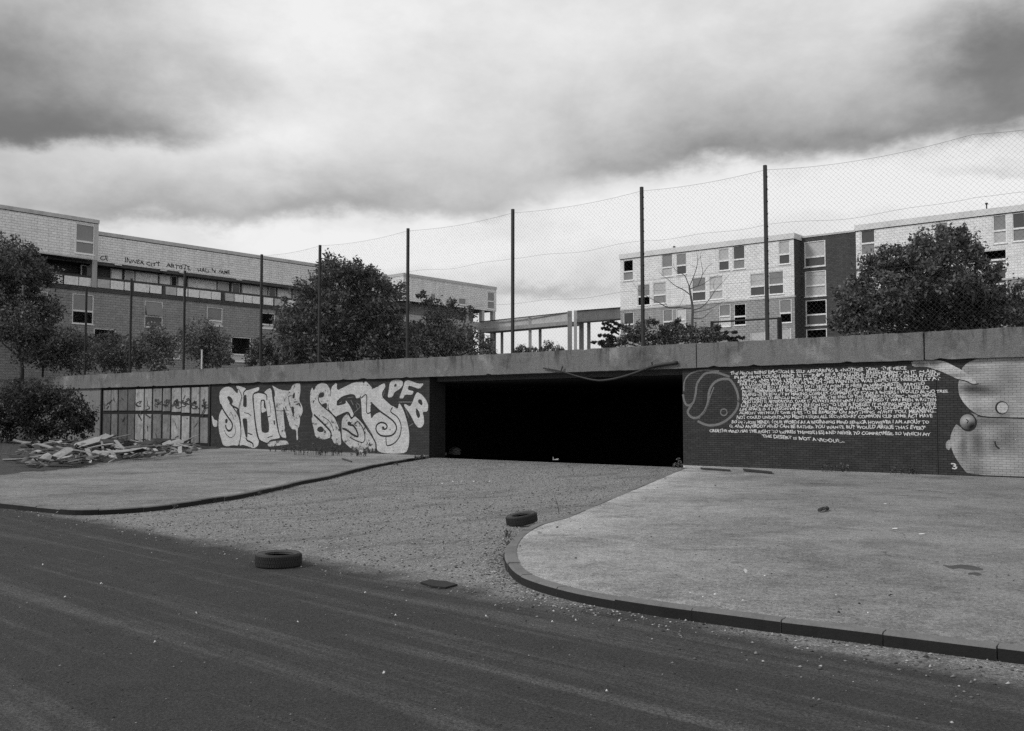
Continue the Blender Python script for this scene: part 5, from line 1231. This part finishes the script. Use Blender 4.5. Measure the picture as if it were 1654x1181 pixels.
# white bent bracket at the mouth of the underpass
q = G(897, 743, -.12); wb_ = empty('bent_bracket', q); tag(wb_, 'small white bent bracket at the black underpass mouth', 'bracket')
s_ = q.y / F
MB().box(-4 * s_, -3 * s_, -.02, .02, 0, 4.5 * s_).build('upright', M['scrap'], wb_); MB().add([(-3 * s_, -.02, 0), (5 * s_, -.02, 1.2 * s_), (5 * s_, .02, 2 * s_), (-3 * s_, .02, 1.1 * s_)], [(0, 1, 2, 3)]).box(-3 * s_, 4.6 * s_, -.02, .02, 0, 1.0 * s_).build('foot', M['scrap'], wb_)
def lump(name, loc, r_, mat, label, cat, group=None, seed=0, sq=(1, 1, .6)):
    g_ = np.random.default_rng(seed); import bmesh
    bm = bmesh.new(); bmesh.ops.create_icosphere(bm, subdivisions=2, radius=r_)
    ph = g_.uniform(0, 6, 6)
    for v in bm.verts:
        c = v.co.copy(); n_ = 1 + .22 * math.sin(c.x * 5 / r_ * .6 + ph[0]) * math.sin(c.y * 4 / r_ * .6 + ph[1]) + .15 * math.sin(c.z * 6 / r_ * .6 + ph[2]) + g_.uniform(-.07, .07)
        v.co = Vector((c.x * n_ * sq[0], c.y * n_ * sq[1], max(-r_ * .4, c.z * n_ * sq[2])))
    me = bpy.data.meshes.new(name); bm.to_mesh(me); bm.free(); me.materials.append(mat); o_ = link(name, me); o_.location = Vector(loc) + Vector((0, 0, r_ * .25)); o_.rotation_euler = (0, 0, g_.uniform(0, 6)); tag(o_, label, cat, group); return o_
q = G(735, 733, -.12); lump('rubbish_sack', q, .35, M['rubble'], 'slumped grey rubbish sack just inside the underpass corner', 'sack', seed=3)
q = G(717, 735, -.12); lump('stone', q, .16, M['rubble'], 'small stone beside the sack at the underpass corner', 'stone', seed=4)
# loose stones: heaped along the kerbs and spread on the drive
def pebbles():
    mb = MB(); g_ = random.Random(5)
    ico = [(0, 0, .6), (.9, 0, .1), (.28, .85, .15), (-.72, .53, .05), (-.72, -.53, .1), (.28, -.85, .1), (0, 0, -.4)]
    fc = [(0, 1, 2), (0, 2, 3), (0, 3, 4), (0, 4, 5), (0, 5, 1), (6, 2, 1), (6, 3, 2), (6, 4, 3), (6, 5, 4), (6, 1, 5)]
    def put(p, r_):
        a = g_.uniform(0, 6.28); c, s_ = math.cos(a), math.sin(a); sx, sy = g_.uniform(.7, 1.3), g_.uniform(.7, 1.2)
        mb.add([(p.x + r_ * (x * sx * c - y * sy * s_), p.y + r_ * (x * sx * s_ + y * sy * c), p.z + r_ * (z + .2) * g_.uniform(.7, 1.1)) for x, y, z in ico], fc)
    pr_ = resample(pathR, .02); i0 = None
    for k_ in range(5200):
        q = pr_[g_.randrange(len(pr_))]
        if q.y > 24 or q.y < 7 or q.x > 6 or (q.x > 1.2 and g_.random() < .75): continue
        i_ = min(range(0, len(pathR), 8), key=lambda j: (pathR[j] - q).length_squared) if k_ < 0 else None
        d = abs(g_.gauss(0, .28)) + .03
        j = pr_.index(q); t_ = pr_[min(j + 4, len(pr_) - 1)] - pr_[max(j - 4, 0)]
        if t_.length < 1e-6: continue
        t_.normalize(); n_ = Vector((t_.y, -t_.x, 0))
        put(Vector((q.x, q.y, -.12)) + n_ * d, g_.uniform(.006, .018) * (1.25 if d < .2 else 1))
    return mb
def inside(P_, poly):
    x, y = P_[:, 0], P_[:, 1]; c = np.zeros(len(P_), bool); n = len(poly)
    for q in range(n):
        x0, y0 = poly[q]; x1, y1 = poly[(q + 1) % n]
        if y0 == y1: continue
        t_ = ((y0 > y) != (y1 > y)) & (x < (x1 - x0) * (y - y0) / (y1 - y0) + x0); c ^= t_
    return c
def stones(P_, z, rmin, rmax, mat, seed):
    """thousands of loose chips as small closed octahedra, one mesh"""
    g_ = np.random.default_rng(seed); n = len(P_); r_ = rmin + (rmax - rmin) * g_.random(n) ** 2.2
    base = np.array([(1, 0, 0), (0, 1, 0), (-1, 0, 0), (0, -1, 0), (0, 0, .8), (0, 0, -.5)], float)
    a = g_.uniform(0, 6.28, n); c, s_ = np.cos(a), np.sin(a)
    V = base[None] * (.65 + .7 * g_.random((n, 6, 1))) * np.stack([np.ones(n), .55 + .4 * g_.random(n), .5 + .4 * g_.random(n)], 1)[:, None, :]
    X = V[..., 0] * c[:, None] - V[..., 1] * s_[:, None]; Y = V[..., 0] * s_[:, None] + V[..., 1] * c[:, None]
    V = np.stack([X, Y, V[..., 2]], 2) * r_[:, None, None] + np.stack([P_[:, 0], P_[:, 1], np.full(n, z) + r_ * .2], 1)[:, None, :]
    T = np.array([(0, 1, 4), (1, 2, 4), (2, 3, 4), (3, 0, 4), (1, 0, 5), (2, 1, 5), (3, 2, 5), (0, 3, 5)])
    I = (T[None] + 6 * np.arange(n)[:, None, None]).reshape(-1).astype(np.int32); m_ = len(I) // 3
    me = bpy.data.meshes.new('gravel'); me.vertices.add(n * 6); me.vertices.foreach_set('co', V.reshape(-1).astype(np.float32))
    me.loops.add(len(I)); me.loops.foreach_set('vertex_index', I); me.polygons.add(m_); me.polygons.foreach_set('loop_start', np.arange(0, len(I), 3, dtype=np.int32))
    me.materials.append(mat); me.update(calc_edges=True); me.validate()
    return tag(link('gravel', me), kind='stuff')
def chip_mat(name, lo_, hi_, pw):
    m_, t_, b_ = base_mat(name, .9, .25); gi_ = t_.new('ShaderNodeNewGeometry')
    setgrey(t_, b_, t_.m('ADD', lo_, t_.m('MULTIPLY', t_.m('POWER', gi_.outputs['Random Per Island'], pw), hi_ - lo_))); return m_
M['grit'] = chip_mat('loose_grit', .035, .42, 1.7); M['speck'] = chip_mat('pavement_specks', .02, .42, 1.5); M['roadspeck'] = chip_mat('road_specks', .03, .30, 2.6)
def scatter():
    g_ = np.random.default_rng(77); n = 170000
    P_ = np.stack([g_.uniform(-26, 14, n), g_.uniform(6, 46, n)], 1)
    loc_y = (P_[:, 0] - W.o.x) * W.y.x + (P_[:, 1] - W.o.y) * W.y.y
    P_ = P_[loc_y < -.05]; iR, iL = inside(P_, pgR), inside(P_, pgL)
    a = G(250, 862, -.12); e = G(760, 952, -.12); d = Vector((e.x - a.x, e.y - a.y)).normalized()
    side = (P_[:, 0] - a.x) * -d.y + (P_[:, 1] - a.y) * d.x + g_.normal(0, .45, len(P_)) + .15
    u = g_.random(len(P_)); free = ~(iR | iL)
    stones(P_[free & (side > 0) & (u < .85)], -.12, .007, .026, M['grit'], 1)
    stones(P_[free & (side <= 0) & (u < .22)], -.12, .004, .014, M['roadspeck'], 2)
    stones(P_[(iR | iL) & (u < .16)], -.014, .005, .017, M['speck'], 3)
scatter()
tag(pebbles().build('gravel', M['grit']), kind='stuff')
# rubble heap along the wall on the left
def rubble():
    g_ = random.Random(17); hv = []
    mats = [M['wood'], M['wood_pale'], M['wood_dark'], M['wood_pale']]
    labs = ['weathered grey plank thrown on the rubble by the wall end', 'pale split plank thrown on the rubble by the wall end', 'charred dark plank thrown on the rubble by the wall end']
    for i in range(74):
        px = g_.uniform(30, 235) if i < 58 else g_.uniform(215, 318)
        lo_y = 714 if px > 130 else 712; py = g_.uniform(lo_y + 3, 752 - max(0, px - 60) * .085)
        b = G(px, py, .12); l_ = g_.uniform(.7, 2.6) * (1 if i < 58 else .7); w_ = g_.uniform(.06, .26); t_ = g_.uniform(.02, .06)
        k_ = g_.choice([0, 1, 1, 2, 0, 1]); mb = MB(); n = 4
        prof = [(-l_ / 2 + l_ * j / n) for j in range(n + 1)]; bow = g_.uniform(-.06, .06)
        vs = []
        for j, x_ in enumerate(prof):
            z_ = bow * (1 - (2 * j / n - 1) ** 2); e = g_.uniform(.8, 1.1) if j in (0, n) else 1
            vs += [(x_, -w_ / 2 * e, z_), (x_, w_ / 2 * e, z_), (x_, w_ / 2 * e, z_ + t_), (x_, -w_ / 2 * e, z_ + t_)]
        fs = [(0, 1, 2, 3), (n * 4 + 3, n * 4 + 2, n * 4 + 1, n * 4)]
        for j in range(n):
            A = j * 4
            for q in range(4): fs.append((A + q, A + 4 + q, A + 4 + (q + 1) % 4, A + (q + 1) % 4))
        o_ = mb.add(vs, fs).build('broken_plank', [M['wood'], M['wood_pale'], M['wood_dark']][k_])
        hgt = .1 + .35 * math.exp(-((px - 150) / 60) ** 2) * g_.random() + .12 * g_.random()
        o_.location = b + Vector((0, 0, hgt - .05)); o_.rotation_euler = (g_.uniform(-.5, .5), g_.uniform(-.22, .22), AW + g_.uniform(-.9, .9))
        tag(o_, labs[k_], 'plank', ['grey planks in the rubble', 'pale planks in the rubble', 'charred planks in the rubble'][k_])
    for i in range(46):
        px = g_.uniform(36, 320); py = g_.uniform(714, 754 - max(0, px - 60) * .085); b = G(px, py, .08)
        o_ = lump('rubble_chunk', b, g_.uniform(.06, .22), M['rubble'] if g_.random() < .75 else M['wood_pale'], 'broken chunk of concrete in the rubble by the wall end', 'rubble', 'concrete chunks in the rubble', seed=100 + i, sq=(1.15, .9, .75))
    for i, (px, py, r_) in enumerate([(160, 726, .75), (185, 719, .5), (240, 726, .55), (110, 738, .45), (262, 720, .6)]):
        b = G(px, py, .05); lump('rubble_mound', b, r_, M['verge'], ['large earth mound under the planks in front of the painted boards', 'small earth mound against the first painted boards', 'dark earth mound below the middle painted boards', 'low earth mound at the near edge of the rubble', 'flat earth mound below the palest boards'][i], 'mound', seed=60 + i, sq=(1.8, 1.2, .5))
    # sheets of torn board draped on top
    for i, (px, py, l_, w_, lab) in enumerate([(140, 727, 2.6, 1.0, 'large pale torn sheet draped over the top of the rubble'), (172, 718, 1.5, .7, 'white buckled sheet on the rubble peak'), (288, 721, 2.4, .8, 'long pale curved sheet under the palest boards'), (85, 749, 1.3, .6, 'torn white sheet at the near edge of the rubble')]):
        b = G(px, py, .12); vs = []; fs = []; n = 8
        for k_ in range(n + 1):
            u = k_ / n; z_ = .12 * math.sin(u * 5 + i) + .1 * math.sin(u * 11 + 2 * i)
            e0, e1 = g_.uniform(-.12, .12), g_.uniform(-.12, .12)
            for (yy, zz_) in ((-w_ / 2 + e0, z_ - .10), (w_ / 2 + e1, z_ + .10)): vs += [((u - .5) * l_, yy, zz_), ((u - .5) * l_, yy, zz_ + .02)]
        for k_ in range(n):
            A = k_ * 4; B = A + 4
            fs += [(A + 1, B + 1, B + 3, A + 3), (A, A + 2, B + 2, B), (A, B, B + 1, A + 1), (A + 2, A + 3, B + 3, B + 2)]
        fs += [(0, 1, 3, 2), (4 * n, 4 * n + 2, 4 * n + 3, 4 * n + 1)]
        o_ = MB().add(vs, fs).build('torn_sheet', M['wood_pale']); o_.location = b + Vector((0, 0, .38 if i < 2 else .25)); o_.rotation_euler = (.1, -.1, AW + .25 * (i - 1.5)); tag(o_, lab, 'sheet')
rubble()
def shards():
    mb = MB(); g_ = random.Random(23)
    for i in range(520):
        px = g_.triangular(25, 322, 140); py = g_.uniform(712, 757 - max(0, px - 60) * .09); b = G(px, py, .1)
        l_, w_, h_ = g_.uniform(.08, .6), g_.uniform(.03, .16), g_.uniform(.01, .05); a = g_.uniform(0, 3.14); c, s_ = math.cos(a), math.sin(a); tz = g_.uniform(-.3, .3)
        z0 = b.z + g_.uniform(-.02, .22)
        vs = [(b.x + x * c - y * s_, b.y + x * s_ + y * c, z0 + x * tz + z) for z in (0, h_) for (x, y) in ((-l_ / 2, -w_ / 2), (l_ / 2, -w_ * .4), (l_ * .45, w_ / 2), (-l_ * .4, w_ * .45))]
        mb.add(vs, [(0, 3, 2, 1), (4, 5, 6, 7), (0, 1, 5, 4), (1, 2, 6, 5), (2, 3, 7, 6), (3, 0, 4, 7)])
    return mb
m_, t_n, b_n = base_mat('mixed_debris', .9, .2); gi = t_n.new('ShaderNodeNewGeometry')
setgrey(t_n, b_n, t_n.m('ADD', .02, t_n.m('MULTIPLY', t_n.m('POWER', gi.outputs['Random Per Island'], 3.0), .40))); M['debris'] = m_
tag(shards().build('debris', M['debris']), kind='stuff')
# weeds at the wall foot
def weed(px, py, n, h_, label, mat, seed, spread_px=10, z=0.0, group=None, lf=None):
    b = G(px, py, z); g_ = random.Random(seed); root = empty('weed', b); tag(root, label, 'weed', group)
    mb = MB(); Q = []
    for i in range(n):
        x0 = g_.uniform(-1, 1) * spread_px / F * b.y; y0 = g_.uniform(-.15, .1); hh_ = h_ * g_.uniform(.4, 1.1); lx, ly = g_.uniform(-.3, .3) * hh_, g_.uniform(-.3, .3) * hh_
        mb.tube([(x0, y0, 0), (x0 + lx * .3, y0 + ly * .3, hh_ * .5), (x0 + lx, y0 + ly, hh_)], [.008, .006, .003], 4)
        for j in range(5):
            u = g_.uniform(.3, 1); Q.append((x0 + lx * u, y0 + ly * u, hh_ * u, .03))
    tag(mb.build('stem', M['bark'], root), kind='stuff' if n > 1 else None); quads_mesh('leaves', leaves(Q, lf or min(.035, h_ * .12), 3, .6, seed, .7, 0, 1, .75, 1), mat, root)
weed(498, 735, 26, .6, 'dark weeds at the foot of the flaking paint between the two words', M['leaf'], 1, 22)
weed(535, 736, 22, .5, 'low weeds at the wall foot below the second word', M['leaf_b'], 2, 18)
weed(450, 730, 20, .3, 'low weed tuft at the foot of the first painted word', M['leaf'], 3, 26)
weed(590, 737, 14, .25, 'short weed tuft under the swirling last letter', M['leaf'], 4, 24)
weed(1350, 762, 18, .3, 'small weed tuft at the wall foot under the lettering', M['leaf'], 5, 22)
weed(1460, 766, 16, .3, 'small weed tuft at the wall foot beside the figure', M['leaf_b'], 6, 26)
weed(1095, 756, 10, .35, 'small weed tuft in the corner of the opening', M['leaf_c'], 8, 9)
weed(679, 742, 10, .3, 'weed tuft at the end of the kerb by the opening', M['leaf'], 9, 8)
weed(903, 829, 1, .42, 'single thin dark weed stalk at the kerb edge behind the tyre', M['leaf_d'], 7, 1.0, -.12, lf=.013)
for i, (px, py) in enumerate([(820, 868), (824, 884), (816, 905), (345, 812), (280, 822), (420, 800), (640, 752)]):
    weed(px, py, 7, .12, 'tiny weed tuft growing along the kerb foot', M['leaf'], 20 + i, 4, -.12, 'weed tufts along the kerbs')
# grass fringe on the raised ground just behind the parapet
def fringe():
    n = 9000; g_ = np.random.default_rng(3); a = g_.uniform(-75, 2, n); y = g_.uniform(.7, 9, n); h_ = g_.uniform(.2, .85, n); w_ = .02
    b = np.stack([a, y, np.full(n, 3.9)], 1); lx = g_.normal(size=(n, 2)) * .15
    t_ = b + np.stack([lx[:, 0], lx[:, 1], h_], 1); s_ = np.stack([np.full(n, w_), np.zeros(n), np.zeros(n)], 1)
    o_ = quads_mesh('grass', np.stack([b - s_, b + s_, t_ + s_ * .2, t_ - s_ * .2], 1), M['leaf_b']); o_.location = W.o; o_.rotation_euler = (0, 0, W.a); tag(o_, kind='stuff')
fringe()
